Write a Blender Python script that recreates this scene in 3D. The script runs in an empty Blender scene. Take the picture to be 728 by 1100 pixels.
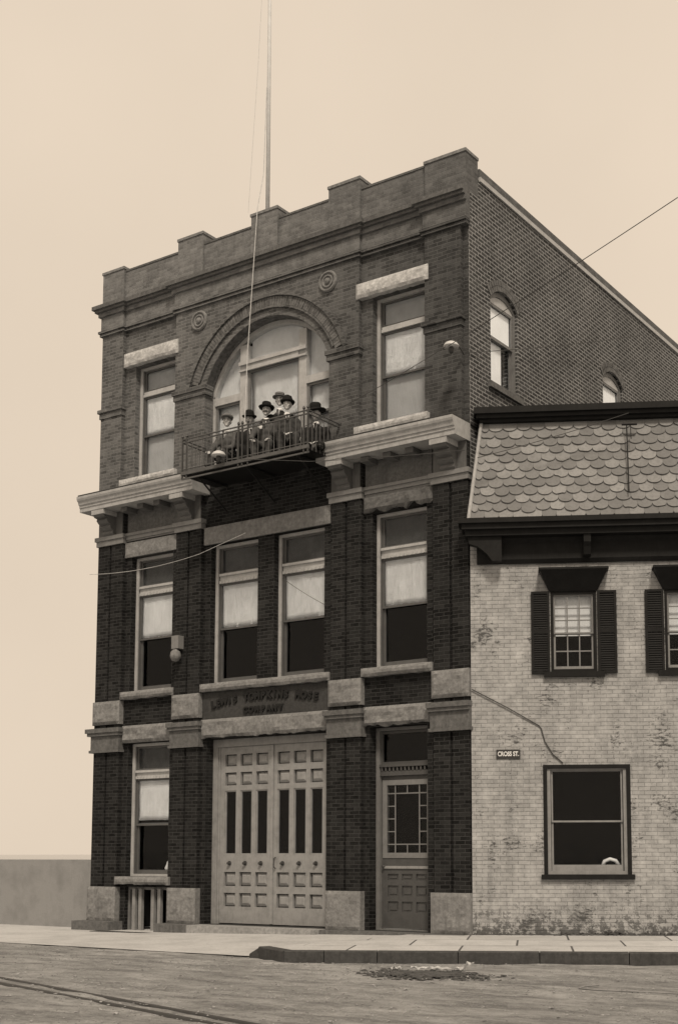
import bpy, bmesh, math, random
from mathutils import Vector, Matrix, noise, geometry
R = math.radians
random.seed(7)
sc = bpy.context.scene
COL = sc.collection

# ------------------------------------------------------------------ materials
def rgb(v, warm=1.0):
    if isinstance(v, tuple): return (v[0], v[1], v[2], 1)
    return (v, v * (1 + .01 * warm), v * (1 + .02 * warm), 1)

class NT:
    def __init__(s, name):
        s.m = bpy.data.materials.new(name); s.m.use_nodes = True
        s.t = s.m.node_tree; s.n = s.t.nodes; s.n.clear()
        s.out = s.n.new('ShaderNodeOutputMaterial')
    def node(s, typ, **kw):
        n = s.n.new(typ)
        for k, v in kw.items():
            if hasattr(n, k) and not k[0].isupper(): setattr(n, k, v)
            else: n.inputs[k.replace('_', ' ')].default_value = v
        return n
    def link(s, a, b): s.t.links.new(a, b)
    def math(s, op, a, b=None, c=None):
        n = s.n.new('ShaderNodeMath'); n.operation = op
        for i, x in enumerate((a, b, c)):
            if x is None: continue
            if isinstance(x, (int, float)): n.inputs[i].default_value = x
            else: s.link(x, n.inputs[i])
        return n.outputs[0]
    def mix(s, f, a, b, blend='MIX'):
        n = s.n.new('ShaderNodeMix'); n.data_type = 'RGBA'; n.blend_type = blend
        for i, x in ((0, f), (6, a), (7, b)):
            if isinstance(x, (int, float)) and i: x = rgb(x)
            if isinstance(x, (int, float, tuple)): n.inputs[i].default_value = x
            else: s.link(x, n.inputs[i])
        return n.outputs[2]
    def noise(s, vec, scale, detail=5, rough=.6):
        n = s.node('ShaderNodeTexNoise', Scale=scale, Detail=detail, Roughness=rough)
        s.link(vec, n.inputs['Vector']); return n.outputs['Fac']
    def ramp(s, f, a, b):
        n = s.n.new('ShaderNodeMapRange'); n.inputs[1].default_value = a; n.inputs[2].default_value = b
        s.link(f, n.inputs[0]); return n.outputs[0]
    def coords(s):
        tc = s.n.new('ShaderNodeTexCoord'); return tc
    def finish(s, col, rough=.85, bump=None, strength=.4, dist=.01, spec=.3, metallic=0):
        p = s.n.new('ShaderNodeBsdfPrincipled')
        if isinstance(col, (int, float, tuple)): p.inputs['Base Color'].default_value = rgb(col)
        else: s.link(col, p.inputs['Base Color'])
        if isinstance(rough, (int, float)): p.inputs['Roughness'].default_value = rough
        else: s.link(rough, p.inputs['Roughness'])
        p.inputs['Specular IOR Level'].default_value = spec
        p.inputs['Metallic'].default_value = metallic
        if bump is not None:
            b = s.n.new('ShaderNodeBump'); b.inputs['Strength'].default_value = strength
            b.inputs['Distance'].default_value = dist
            s.link(bump, b.inputs['Height']); s.link(b.outputs[0], p.inputs['Normal'])
        s.link(p.outputs[0], s.out.inputs[0]); return s.m

def wallcoord(s):
    """u along whichever wall the face belongs to, v up (object space)."""
    tc = s.coords()
    sp = s.n.new('ShaderNodeSeparateXYZ'); s.link(tc.outputs['Object'], sp.inputs[0])
    sn = s.n.new('ShaderNodeSeparateXYZ'); s.link(tc.outputs['Normal'], sn.inputs[0])
    g = s.math('GREATER_THAN', s.math('ABSOLUTE', sn.outputs[0]), .7)
    u = s.math('ADD', s.math('MULTIPLY', sp.outputs[0], s.math('SUBTRACT', 1.0, g)), s.math('MULTIPLY', sp.outputs[1], g))
    cb = s.n.new('ShaderNodeCombineXYZ'); s.link(u, cb.inputs[0]); s.link(sp.outputs[2], cb.inputs[1])
    return cb.outputs[0], tc.outputs['Object']

def brick_mat(name, c1, c2, mortar, msize=.009, bw=.215, rh=.073, patchy=.35, peel=None, grime=.3, darken=0):
    s = NT(name); uv, ob = wallcoord(s)
    # slight wobble so courses are not ruler straight
    wob = s.node('ShaderNodeTexNoise', Scale=3.0, Detail=3); s.link(ob, wob.inputs['Vector'])
    va = s.n.new('ShaderNodeVectorMath'); va.operation = 'SCALE'; va.inputs['Scale'].default_value = .022
    sb = s.n.new('ShaderNodeVectorMath'); sb.operation = 'SUBTRACT'; s.link(wob.outputs['Color'], sb.inputs[0]); sb.inputs[1].default_value = (.5, .5, .5)
    s.link(sb.outputs[0], va.inputs[0])
    ad = s.n.new('ShaderNodeVectorMath'); ad.operation = 'ADD'; s.link(uv, ad.inputs[0]); s.link(va.outputs[0], ad.inputs[1])
    b = s.n.new('ShaderNodeTexBrick'); s.link(ad.outputs[0], b.inputs['Vector'])
    b.inputs['Scale'].default_value = 1; b.inputs['Brick Width'].default_value = bw; b.inputs['Row Height'].default_value = rh
    b.inputs['Mortar Size'].default_value = msize; b.inputs['Mortar Smooth'].default_value = .3; b.inputs['Bias'].default_value = -.1
    b.inputs['Color1'].default_value = rgb(c1); b.inputs['Color2'].default_value = rgb(c2); b.inputs['Mortar'].default_value = rgb(mortar)
    big = s.noise(ob, .9, 6, .65); mid = s.noise(ob, 5, 5, .7); fine = s.noise(ob, 38, 4, .7)
    col = s.mix(s.ramp(big, .3, .75), b.outputs['Color'], s.mix(1.0, b.outputs['Color'], 1 - patchy, 'MULTIPLY'))
    col = s.mix(s.math('MULTIPLY', s.ramp(mid, .45, .75), .45), col, (c1 + c2) * .9)
    col = s.mix(s.math('MULTIPLY', s.ramp(fine, .35, .8), grime), col, min(.6, (c1 + mortar) * .8))
    # vertical weather streaks
    mp = s.n.new('ShaderNodeMapping'); mp.inputs['Scale'].default_value = (3.5, 3.5, .25); s.link(ob, mp.inputs[0])
    st = s.noise(mp.outputs[0], 1.3, 5, .7)
    col = s.mix(s.math('MULTIPLY', s.ramp(st, .5, .78), .5), col, s.mix(1.0, col, .55, 'MULTIPLY'))
    h = b.outputs['Fac']
    if darken:  # brick tone darkens towards +x, edge broken by noise
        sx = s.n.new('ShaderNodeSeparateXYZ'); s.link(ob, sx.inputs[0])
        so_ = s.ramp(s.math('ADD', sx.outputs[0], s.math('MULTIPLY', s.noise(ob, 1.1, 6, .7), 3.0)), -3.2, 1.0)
        col = s.mix(s.math('MULTIPLY', so_, darken), col, s.mix(1.0, col, .4, 'MULTIPLY'))
    if peel is not None:
        n1 = s.noise(ob, 1.6, 2, .5); mpp = s.n.new('ShaderNodeMapping'); mpp.inputs['Scale'].default_value = (7, 7, 17); s.link(ob, mpp.inputs[0]); n2 = s.noise(mpp.outputs[0], 1.25, 5, .75)
        mask = s.ramp(s.math('ADD', s.math('MULTIPLY', n1, .45), s.math('MULTIPLY', n2, .62)), .60, .65)
        # more paint lost low on the wall and a few tall patches
        sp = s.n.new('ShaderNodeSeparateXYZ'); s.link(ob, sp.inputs[0])
        low = s.ramp(sp.outputs[2], 1.0, .0)
        n3 = s.ramp(s.math('ADD', s.noise(ob, 7, 6, .8), s.math('MULTIPLY', low, .22)), .66, .7)
        mask = s.math('MAXIMUM', mask, s.math('MULTIPLY', n3, low))
        col = s.mix(s.math('MULTIPLY', mask, .8), col, peel)
    hh = s.math('ADD', s.math('MULTIPLY', h, -1.0), s.math('MULTIPLY', fine, .5))
    return s.finish(col, .95, hh, .7, .012, spec=.06)

def stone_mat(name, c, var=.35, bump=.6, scale=14, rough=.9, streak=.4):
    s = NT(name); ob = s.coords().outputs['Object']
    a = s.noise(ob, scale, 7, .7); b = s.noise(ob, 2.2, 5, .6); f = s.noise(ob, 70, 3, .7)
    col = s.mix(s.ramp(a, .35, .7), c * (1 - var), c * (1 + var * .5))
    col = s.mix(s.math('MULTIPLY', s.ramp(b, .45, .75), .5), col, c * .5)
    mp = s.n.new('ShaderNodeMapping'); mp.inputs['Scale'].default_value = (6, 6, .6); s.link(ob, mp.inputs[0])
    st = s.noise(mp.outputs[0], 1.6, 5, .7)
    col = s.mix(s.math('MULTIPLY', s.ramp(st, .5, .75), streak), col, c * .35)
    h = s.math('ADD', a, s.math('MULTIPLY', f, .3))
    return s.finish(col, rough, h, bump, .015, spec=.2)

def paint_mat(name, c, rough=.55, wear=.3, dirt=None, spec=.35):
    s = NT(name); ob = s.coords().outputs['Object']
    a = s.noise(ob, 6, 6, .7); f = s.noise(ob, 45, 4, .7)
    mp = s.n.new('ShaderNodeMapping'); mp.inputs['Scale'].default_value = (30, 30, 2.5); s.link(ob, mp.inputs[0])
    g = s.noise(mp.outputs[0], 1.5, 4, .6)
    d = c * .45 if dirt is None else dirt
    col = s.mix(s.math('MULTIPLY', s.ramp(a, .42, .75), wear), c, d)
    col = s.mix(s.math('MULTIPLY', s.ramp(g, .5, .8), wear * .8), col, d)
    return s.finish(col, rough, s.math('ADD', f, g), .25, .004, spec=spec)

def flat(name, c, rough=.7, spec=.3, nz=.2):
    s = NT(name); ob = s.coords().outputs['Object']
    a = s.noise(ob, 9, 5, .6)
    return s.finish(s.mix(s.ramp(a, .3, .7), c * (1 - nz), c * (1 + nz)), rough, spec=spec)

def glass_mat(name, tint=.995, refl=.3):
    s = NT(name)
    ob = s.coords().outputs['Object']
    tr = s.node('ShaderNodeBsdfTransparent'); tr.inputs[0].default_value = rgb(tint)
    gl = s.node('ShaderNodeBsdfGlossy'); gl.inputs['Roughness'].default_value = .03; gl.inputs['Color'].default_value = rgb(.9)
    bp = s.n.new('ShaderNodeBump'); bp.inputs['Strength'].default_value = .12; bp.inputs['Distance'].default_value = .02
    s.link(s.noise(ob, 3.0, 2, .5), bp.inputs['Height']); s.link(bp.outputs[0], gl.inputs['Normal'])
    fr = s.n.new('ShaderNodeLayerWeight'); fr.inputs['Blend'].default_value = .5
    mx = s.n.new('ShaderNodeMixShader'); s.link(s.math('MULTIPLY_ADD', s.math('POWER', fr.outputs['Facing'], 5.0), .9 * refl, .035 * refl), mx.inputs[0])
    s.link(tr.outputs[0], mx.inputs[1]); s.link(gl.outputs[0], mx.inputs[2]); s.link(mx.outputs[0], s.out.inputs[0])
    return s.m

def cloth_mat(name, c, fold=.35):
    s = NT(name); ob = s.coords().outputs['Object']
    mp = s.n.new('ShaderNodeMapping'); mp.inputs['Scale'].default_value = (9, 9, 1.6); s.link(ob, mp.inputs[0])
    a = s.noise(mp.outputs[0], 1, 4, .6); b = s.noise(ob, 3, 5, .7)
    col = s.mix(s.ramp(b, .35, .75), c, c * (1 - fold * .6))
    return s.finish(col, .9, a, .6, .03, spec=.1)

M = {}
M['brick_low'] = brick_mat('dark pressed brick', .010, .038, .06, .008, patchy=.55, grime=.2)
M['brick_up'] = brick_mat('paler pressed brick', .075, .185, .21, .009, patchy=.45, grime=.25, darken=.8)  # top-storey brick, set paler than the storeys below
M['brick_side'] = brick_mat('common brick pale mortar', .028, .080, .34, .013, bw=.225, rh=.078, patchy=.5, grime=.2)
M['brick_paint'] = brick_mat('whitewashed brick', .33, .41, .20, .006, patchy=.5, peel=.035, grime=.45)
M['brick_par'] = brick_mat('parapet brick', .13, .22, .22, .007, patchy=.4, grime=.3, darken=.5)
M['voussoir'] = flat('arch brick', .12, .9, .15, .5)
M['stone'] = stone_mat('rock faced bluestone', .235, streak=.45, bump=.9)
M['stone_dark'] = stone_mat('sooty trim stone', .14, streak=.5)
M['stone_light'] = stone_mat('pale lintel stone', .54, var=.4, streak=.35)
M['cornice'] = paint_mat('cornice paint', .38, .65, .65)
M['cornice_dark'] = paint_mat('dark cornice paint', .11, .6, .5)  # darker paint for consoles, frieze panels and dentil blocks
M['frame'] = paint_mat('window frame paint', .43, .6, .5)
M['sash'] = paint_mat('sash paint', .17, .55, .4)
M['sash_dark'] = paint_mat('dark sash paint', .10, .5, .4)
M['trim_mid'] = paint_mat('dull trim paint', .20, .65, .5)
M['door'] = paint_mat('door paint', .27, .55, .55)
M['door_dark'] = paint_mat('side door paint', .075, .5, .5)
M['black'] = paint_mat('black trim paint', .009, .6, .3, dirt=.03, spec=.15)
M['glass'] = glass_mat('window glass')
M['blind'] = cloth_mat('pale roller blind', .9, .12)
M['blind_grey'] = cloth_mat('grey roller blind', .62, .2)
M['screen'] = cloth_mat('frosted transom blind', .58, .35)
M['screen_dark'] = cloth_mat('dim transom curtain', .12, .6)
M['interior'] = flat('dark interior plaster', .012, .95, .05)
M['iron'] = flat('black wrought iron', .035, .5, .5)
M['iron_grey'] = flat('grey painted iron', .085, .55, .4)
M['slate'] = None
M['wood_dark'] = paint_mat('dark stained wood', .03, .5, .4)
M['plank'] = paint_mat('weathered plank', .24, .8, .5)
M['roofing'] = flat('tar roofing', .04, .95)
M['wire'] = flat('wire', .05, .6)
M['rope'] = flat('pale rope', .45, .9)
M['pole'] = paint_mat('pole paint', .55, .6, .3)
M['white'] = flat('white enamel', .5, .4, .5, .08)
M['letter'] = flat('raised letter stone', .014, .9)
M['letter_white'] = flat('sign letter paint', .7, .6)
M['sign'] = flat('sign enamel', .025, .4, .5)
M['skin'] = flat('skin', .44, .6, .35, .08)
M['suit_a'] = flat('black suit wool', .022, .95, .1)
M['suit_b'] = flat('charcoal suit wool', .05, .95, .1)
M['suit_c'] = flat('grey suit wool', .085, .95, .1)
M['shirt'] = flat('white linen', .72, .8, .2, .05)
M['felt'] = flat('black felt', .014, .9, .15)
M['felt_grey'] = flat('grey felt', .14, .9, .15)
M['straw'] = flat('straw', .16, .85, .2)
M['hair'] = flat('dark hair', .02, .7, .3)
M['shoe'] = flat('black leather', .015, .4, .5)
M['paper'] = flat('scrap paper', .7, .9)
M['stucco'] = stone_mat('grey stucco', .26, var=.12, bump=.25, scale=30, streak=.12)
M['joint'] = flat('dark crack', .02, .95)

def slate_mat():
    s = NT('scalloped slate'); ob = s.coords().outputs['Object']
    a = s.noise(ob, 1.3, 5, .7); b = s.noise(ob, 22, 5, .7); f = s.noise(ob, 60, 3, .6)
    at = s.n.new('ShaderNodeAttribute'); at.attribute_name = 'tone'
    col = s.mix(at.outputs['Fac'], .16, .27)
    col = s.mix(s.math('MULTIPLY', s.ramp(b, .45, .75), .5), col, .09)
    col = s.mix(s.math('MULTIPLY', s.ramp(a, .5, .75), .35), col, .30)
    return s.finish(col, .8, f, .4, .006, spec=.25)
M['slate'] = slate_mat()

def road_mat():
    s = NT('dusty dirt road'); ob = s.coords().outputs['Object']
    mp = s.n.new('ShaderNodeMapping'); mp.inputs['Rotation'].default_value = (0, 0, R(-14)); mp.inputs['Scale'].default_value = (.8, 2.2, 1); s.link(ob, mp.inputs[0])
    a = s.noise(mp.outputs[0], 1.3, 9, .78); b = s.noise(ob, .5, 5, .6); c = s.noise(ob, 7, 9, .85); d = s.noise(ob, 34, 5, .8)
    vo = s.node('ShaderNodeTexVoronoi', Scale=26.0); s.link(ob, vo.inputs['Vector'])
    col = s.mix(s.ramp(a, .40, .60), .28, .60)
    col = s.mix(s.math('MULTIPLY', s.ramp(b, .45, .7), .4), col, .2)
    col = s.mix(s.math('MULTIPLY', s.ramp(c, .5, .66), .6), col, .14)
    col = s.mix(s.math('MULTIPLY', s.ramp(d, .52, .68), .55), col, .65)
    h = s.math('ADD', s.math('MULTIPLY', c, 1.0), s.math('ADD', s.math('MULTIPLY', a, .8), s.math('MULTIPLY', d, .5)))
    return s.finish(col, .95, h, 1.0, .09, spec=.1)
M['road'] = road_mat()

def walk_mat():
    s = NT('worn flagstones'); tc = s.coords(); ob = tc.outputs['Object']
    mp = s.n.new('ShaderNodeMapping'); mp.inputs['Rotation'].default_value = (0, 0, R(-28.17)); s.link(ob, mp.inputs[0])
    b = s.n.new('ShaderNodeTexBrick'); s.link(mp.outputs[0], b.inputs['Vector'])
    b.inputs['Scale'].default_value = 1; b.inputs['Brick Width'].default_value = 1.7; b.inputs['Row Height'].default_value = 1.34
    b.inputs['Mortar Size'].default_value = .02; b.inputs['Mortar Smooth'].default_value = .4
    b.inputs['Color1'].default_value = rgb(.42); b.inputs['Color2'].default_value = rgb(.5); b.inputs['Mortar'].default_value = rgb(.08)
    a = s.noise(ob, 1.2, 6, .7); c = s.noise(ob, 18, 6, .75)
    sp = s.n.new('ShaderNodeSeparateXYZ'); s.link(ob, sp.inputs[0])
    flagarea = s.ramp(s.math('ADD', sp.outputs[0], s.math('MULTIPLY', a, 2.0)), -.6, .4)
    col = s.mix(flagarea, .47, b.outputs['Color'])
    col = s.mix(s.math('MULTIPLY', s.ramp(a, .45, .7), .5), col, .24)
    col = s.mix(s.math('MULTIPLY', s.ramp(c, .5, .7), .5), col, .2)
    return s.finish(col, .9, s.math('ADD', c, s.math('MULTIPLY', s.math('MULTIPLY', b.outputs['Fac'], flagarea), -1.5)), .5, .02, spec=.15)
M['walk'] = walk_mat()

def river_mat():
    s = NT('river water'); ob = s.coords().outputs['Object']
    return s.finish(.12, .12, s.noise(ob, .8, 4, .5), .05, .05, spec=.6)
M['river'] = river_mat()

# ------------------------------------------------------------------ mesh helpers
def make(name, bm, mat, parent=None, smooth=False, label=None):
    bmesh.ops.recalc_face_normals(bm, faces=bm.faces)
    me = bpy.data.meshes.new(name); bm.to_mesh(me); bm.free()
    me.materials.append(mat)
    if smooth:
        for p in me.polygons: p.use_smooth = True
    o = bpy.data.objects.new(name, me); COL.objects.link(o)
    if parent: o.parent = parent
    if label: o['label'] = label
    return o
def thing(name, label, cat, loc=(0, 0, 0), rz=0, group=None):
    o = bpy.data.objects.new(name, None); COL.objects.link(o); o.empty_display_size = .2
    o.location = loc; o.rotation_euler = (0, 0, rz); o['label'] = label; o['category'] = cat
    if group: o['group'] = group
    return o
def tag(o, label, cat, group=None):
    o['label'] = label; o['category'] = cat
    if group: o['group'] = group
    return o
def dup(root, loc=None, rz=None, label=None):
    def cp(o, par):
        c = o.copy(); COL.objects.link(c); c.parent = par
        for ch in list(o.children): cp(ch, c)
        return c
    r = cp(root, root.parent)
    if loc is not None: r.location = loc
    if rz is not None: r.rotation_euler = (0, 0, rz)
    if label: r['label'] = label
    return r

def box(bm, x0, x1, y0, y1, z0, z1, bev=0):
    r = bmesh.ops.create_cube(bm, size=1)
    vs = r['verts']
    for v in vs:
        v.co = Vector((x0 + (v.co.x + .5) * (x1 - x0), y0 + (v.co.y + .5) * (y1 - y0), z0 + (v.co.z + .5) * (z1 - z0)))
    if bev:
        es = list({e for v in vs for e in v.link_edges})
        bmesh.ops.bevel(bm, geom=es, offset=bev, segments=2, affect='EDGES', profile=.6)
def B(*a):
    bm = bmesh.new()
    for t in a: box(bm, *t)
    return bm
def prism(bm, pts, axis, a, b):
    """pts 2D polygon; axis 'x': pts are (y,z); 'y': (x,z); 'z': (x,y)"""
    def mk(p, t):
        return {'x': (t, p[0], p[1]), 'y': (p[0], t, p[1]), 'z': (p[0], p[1], t)}[axis]
    v0 = [bm.verts.new(mk(p, a)) for p in pts]; v1 = [bm.verts.new(mk(p, b)) for p in pts]
    n = len(pts)
    bm.faces.new(v0); bm.faces.new(v1[::-1])
    for i in range(n): bm.faces.new((v0[i], v1[i], v1[(i + 1) % n], v0[(i + 1) % n]))
def slab(bm, outer, holes, axis, a, b):
    """wall sheet with holes, thickness a..b along axis"""
    loops = [outer] + holes
    flatp = [p for l in loops for p in l]
    tris = geometry.tessellate_polygon([[Vector((p[0], p[1], 0)) for p in l] for l in loops])
    def mk(p, t): return {'x': (t, p[0], p[1]), 'y': (p[0], t, p[1]), 'z': (p[0], p[1], t)}[axis]
    va = [bm.verts.new(mk(p, a)) for p in flatp]; vb = [bm.verts.new(mk(p, b)) for p in flatp]
    for t in tris:
        try:
            bm.faces.new([va[i] for i in t]); bm.faces.new([vb[i] for i in t][::-1])
        except ValueError: pass
    k = 0
    for l in loops:
        n = len(l)
        for i in range(n):
            j = (i + 1) % n
            bm.faces.new((va[k + i], vb[k + i], vb[k + j], va[k + j]))
        k += n
def rect(x0, x1, z0, z1): return [(x0, z0), (x1, z0), (x1, z1), (x0, z1)]
def tube(bm, pts, r, n=8, r1=None):
    pts = [Vector(p) for p in pts]; rings = []
    for i, p in enumerate(pts):
        d = (pts[min(i + 1, len(pts) - 1)] - pts[max(i - 1, 0)]).normalized()
        u = d.cross(Vector((0, 0, 1)))
        if u.length < .05: u = d.cross(Vector((1, 0, 0)))
        u.normalize(); w = d.cross(u)
        rr = r if r1 is None else r + (r1 - r) * i / (len(pts) - 1)
        rings.append([bm.verts.new(p + u * rr * math.cos(2 * math.pi * k / n) + w * rr * math.sin(2 * math.pi * k / n)) for k in range(n)])
    for a, b in zip(rings, rings[1:]):
        for k in range(n): bm.faces.new((a[k], a[(k + 1) % n], b[(k + 1) % n], b[k]))
    bm.faces.new(rings[0]); bm.faces.new(rings[-1][::-1])
def lathe(bm, prof, center, axis='z', n=24):
    c = Vector(center); rings = []
    for r, h in prof:
        ring = []
        for k in range(n):
            a = 2 * math.pi * k / n
            q = {'z': (r * math.cos(a), r * math.sin(a), h), 'y': (r * math.cos(a), h, r * math.sin(a))}[axis]
            ring.append(bm.verts.new(c + Vector(q)))
        rings.append(ring)
    for a, b in zip(rings, rings[1:]):
        for k in range(n): bm.faces.new((a[k], a[(k + 1) % n], b[(k + 1) % n], b[k]))
    bm.faces.new(rings[0]); bm.faces.new(rings[-1][::-1])
def rock(bm, x0, x1, y0, y1, z0, z1, amp=.05, ragged=.0, step=.06, side=False):
    """rock-faced block: front (y0) face pitched and uneven, ends square"""
    nx = max(3, int((x1 - x0) / step)); nz = max(3, int((z1 - z0) / step))
    g = []
    for j in range(nz + 1):
        row = []
        for i in range(nx + 1):
            fx = i / nx; fz = j / nz
            x = x0 + (x1 - x0) * fx; z = z0 + (z1 - z0) * fz
            e = min(min(fx, 1 - fx) * (x1 - x0), min(fz, 1 - fz) * (z1 - z0))
            bulge = min(1, e / .07)
            n = noise.fractal(Vector((x * 4.1, z * 5.3, y0 * 3 + 7)), .9, 2.1, 4) * .5 + .5
            n2 = noise.noise(Vector((x * 1.7, z * 2.9, 3.3)))
            y = y0 - bulge * amp * (.25 + 1.1 * n + .4 * n2)
            if j == 0 and ragged: z += ragged * (noise.fractal(Vector((x * 6, 2.2, z0)), .8, 2, 3) * .8 + .2)
            row.append(bm.verts.new((x, y, z)))
        g.append(row)
    for j in range(nz):
        for i in range(nx): bm.faces.new((g[j][i], g[j][i + 1], g[j + 1][i + 1], g[j + 1][i]))
    loop = g[0] + [r[-1] for r in g[1:]] + g[-1][-2::-1] + [g[j][0] for j in range(nz - 1, 0, -1)]
    back = [bm.verts.new((v.co.x, y1, v.co.z)) for v in loop]
    n = len(loop)
    for i in range(n): bm.faces.new((loop[i], back[i], back[(i + 1) % n], loop[(i + 1) % n]))
    bm.faces.new(back)
def rockobj(name, dims, mat, parent, **kw):
    bm = bmesh.new(); rock(bm, *dims, **kw); return make(name, bm, mat, parent)
def arc(cx, cz, r, a0, a1, n): return [(cx + r * math.cos(a0 + (a1 - a0) * i / n), cz + r * math.sin(a0 + (a1 - a0) * i / n)) for i in range(n + 1)]
def ringseg(bm, cx, cz, r0, r1, y0, y1, a0, a1, n=32):
    prism_pts = arc(cx, cz, r1, a0, a1, n) + arc(cx, cz, r0, a1, a0, n)
    # quads rather than one concave ngon
    A = arc(cx, cz, r0, a0, a1, n); Bq = arc(cx, cz, r1, a0, a1, n)
    va = [[bm.verts.new((p[0], y, p[1])) for p in L] for L in (A, Bq) for y in (y0, y1)]
    a0_, a1_, b0_, b1_ = va
    for i in range(n):
        bm.faces.new((a0_[i], a0_[i + 1], b0_[i + 1], b0_[i])); bm.faces.new((a1_[i], b1_[i], b1_[i + 1], a1_[i + 1]))
        bm.faces.new((a0_[i], a1_[i], a1_[i + 1], a0_[i + 1])); bm.faces.new((b0_[i], b0_[i + 1], b1_[i + 1], b1_[i]))
    for i in (0, n): bm.faces.new((a0_[i], b0_[i], b1_[i], a1_[i]))
def voussoirs(bm, cx, cz, r0, r1, y0, y1, a0, a1, n, gap=.12):
    for i in range(n):
        s = (a1 - a0) / n; t0 = a0 + s * (i + gap / 2); t1 = a0 + s * (i + 1 - gap / 2)
        dy = random.uniform(-.004, .004)
        ringseg(bm, cx, cz, r0, r1 - .004, y0 + dy, y1, t0, t1, 1)

# ------------------------------------------------------------------ the firehouse
FH = thing('firehouse', 'tall dark brick three storey firehouse with arched top window, balcony and panelled double doors', 'fire station')
W = 9.8
PIERS = [(-9.77, -8.98), (-7.36, -6.63), (-3.17, -2.43), (-.77, -.002)]
ZTOP = 14.05
AC, AZ = -4.92, 10.90           # arch centre
AR = 1.77
a_s = math.asin((11.45 - AZ) / AR)
arch_hole = [(AC - AR * math.cos(a_s), 9.72), (AC + AR * math.cos(a_s), 9.72)] + arc(AC, AZ, AR, a_s, math.pi - a_s, 36)
WL, WR = (-8.80, -7.54), (-2.23, -.97)     # side bay openings
WC1, WC2 = (-6.43, -5.13), (-4.70, -3.40)  # middle bay, second floor
DOOR = (-6.50, -3.33)
bm = bmesh.new()
holes = [rect(*WL, .96, 3.86), rect(*WL, -.27, .74), rect(*DOOR, -.0, 3.84), rect(WR[0] - .07, WR[1], -.0, 3.86),
         rect(*WL, 5.0, 8.03), rect(*WC1, 5.0, 8.0), rect(*WC2, 5.0, 8.0), rect(*WR, 5.0, 8.06)]
slab(bm, rect(-9.765, -.012, -.5, 9.45), holes, 'y', .1, .45)
make('front_wall', bm, M['brick_low'], FH)
bm = bmesh.new()
slab(bm, rect(-9.765, -.012, 9.45, ZTOP), [rect(*WL, 9.8, 12.44), rect(*WR, 9.8, 12.46), arch_hole], 'y', .1, .45)
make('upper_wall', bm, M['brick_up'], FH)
bm = bmesh.new()
slab(bm, rect(-7.48, -2.5, 9.45, ZTOP - .6), [arch_hole], 'y', 0, .0985)
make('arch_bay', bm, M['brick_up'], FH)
# side wall (faces +x) with two segmental headed windows
def segtop(y0, y1, z0, zs, zc, n=10):
    w = (y1 - y0) / 2; h = zc - zs; r = (w * w + h * h) / (2 * h); cy = (y0 + y1) / 2; cz = zc - r
    a = math.asin(w / r)
    return [(y0, z0), (y1, z0)] + [(cy + r * math.sin(a - 2 * a * i / n), cz + r * math.cos(a - 2 * a * i / n)) for i in range(n + 1)], (cy, cz, r, a)
SW1, S1 = segtop(.90, 1.98, 10.5, 12.24, 12.48)
SW2, S2 = segtop(6.0, 7.08, 10.5, 12.24, 12.48)
bm = bmesh.new()
slab(bm, [(.46, -.5), (15, -.5), (15, 14.30), (.46, 14.42)], [SW1, SW2], 'x', -.35, -.001)
make('side_wall', bm, M['brick_side'], FH)
bm = B((-.25, -.0, .105, .459, -.5, 9.4)); make('corner_wall', bm, M['brick_side'], FH)
bm = B((-.25, -.001, .105, .459, 9.46, 14.42)); make('corner_wall', bm, M['brick_side'], FH)
make('side_wall', B((-9.79, -9.44, .46, 15, -.5, 14.3)), M['brick_side'], FH, label='far left side wall of the firehouse')
make('back_wall', B((-9.43, -.36, 14.65, 15, -.5, 14.2)), M['brick_side'], FH)
make('roof', B((-9.43, -.36, .46, 14.64, 13.5, 13.75)), M['roofing'], FH)
for z in (4.2, 8.6, 13.2):
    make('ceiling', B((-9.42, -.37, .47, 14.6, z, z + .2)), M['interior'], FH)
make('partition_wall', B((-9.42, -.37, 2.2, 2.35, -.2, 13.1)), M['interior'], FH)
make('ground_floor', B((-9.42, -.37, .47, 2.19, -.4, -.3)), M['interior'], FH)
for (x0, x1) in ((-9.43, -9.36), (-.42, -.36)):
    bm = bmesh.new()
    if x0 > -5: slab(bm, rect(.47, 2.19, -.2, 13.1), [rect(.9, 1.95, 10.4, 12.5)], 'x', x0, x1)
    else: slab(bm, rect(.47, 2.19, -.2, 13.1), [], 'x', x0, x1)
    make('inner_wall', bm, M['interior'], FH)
# brick arches and sills over the side windows
for (cy, cz, r, a), (y0, y1) in ((S1, (.90, 1.98)), (S2, (6.0, 7.08))):
    bm = bmesh.new(); n = 15
    for i in range(n):
        t0 = -a + 2 * a * (i + .08) / n; t1 = -a + 2 * a * (i + .92) / n
        for rr0, rr1 in ((r + .004, r + .105), (r + .115, r + .22)):
            pts = [(cy + q * math.sin(t), cz + q * math.cos(t)) for q, t in ((rr0, t0), (rr1, t0), (rr1, t1), (rr0, t1))]
            prism(bm, pts, 'x', -.12, .018)
    make('window_arch', bm, M['voussoir'], FH)
    make('window_sill', B((-.1, .07, y0 - .12, y1 + .12, 10.38, 10.5)), M['stone_dark'], FH)
# coping of the side parapet
bm = bmesh.new(); prism(bm, [(.5, 14.40), (15, 14.24), (15, 14.33), (.5, 14.49)], 'x', -.02, .035); make('coping_board', bm, M['frame'], FH)
bm = bmesh.new(); prism(bm, [(.5, 14.493), (15, 14.333), (15, 14.50), (.5, 14.66)], 'x', -.37, .015); make('side_coping', bm, M['brick_par'], FH)

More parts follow.
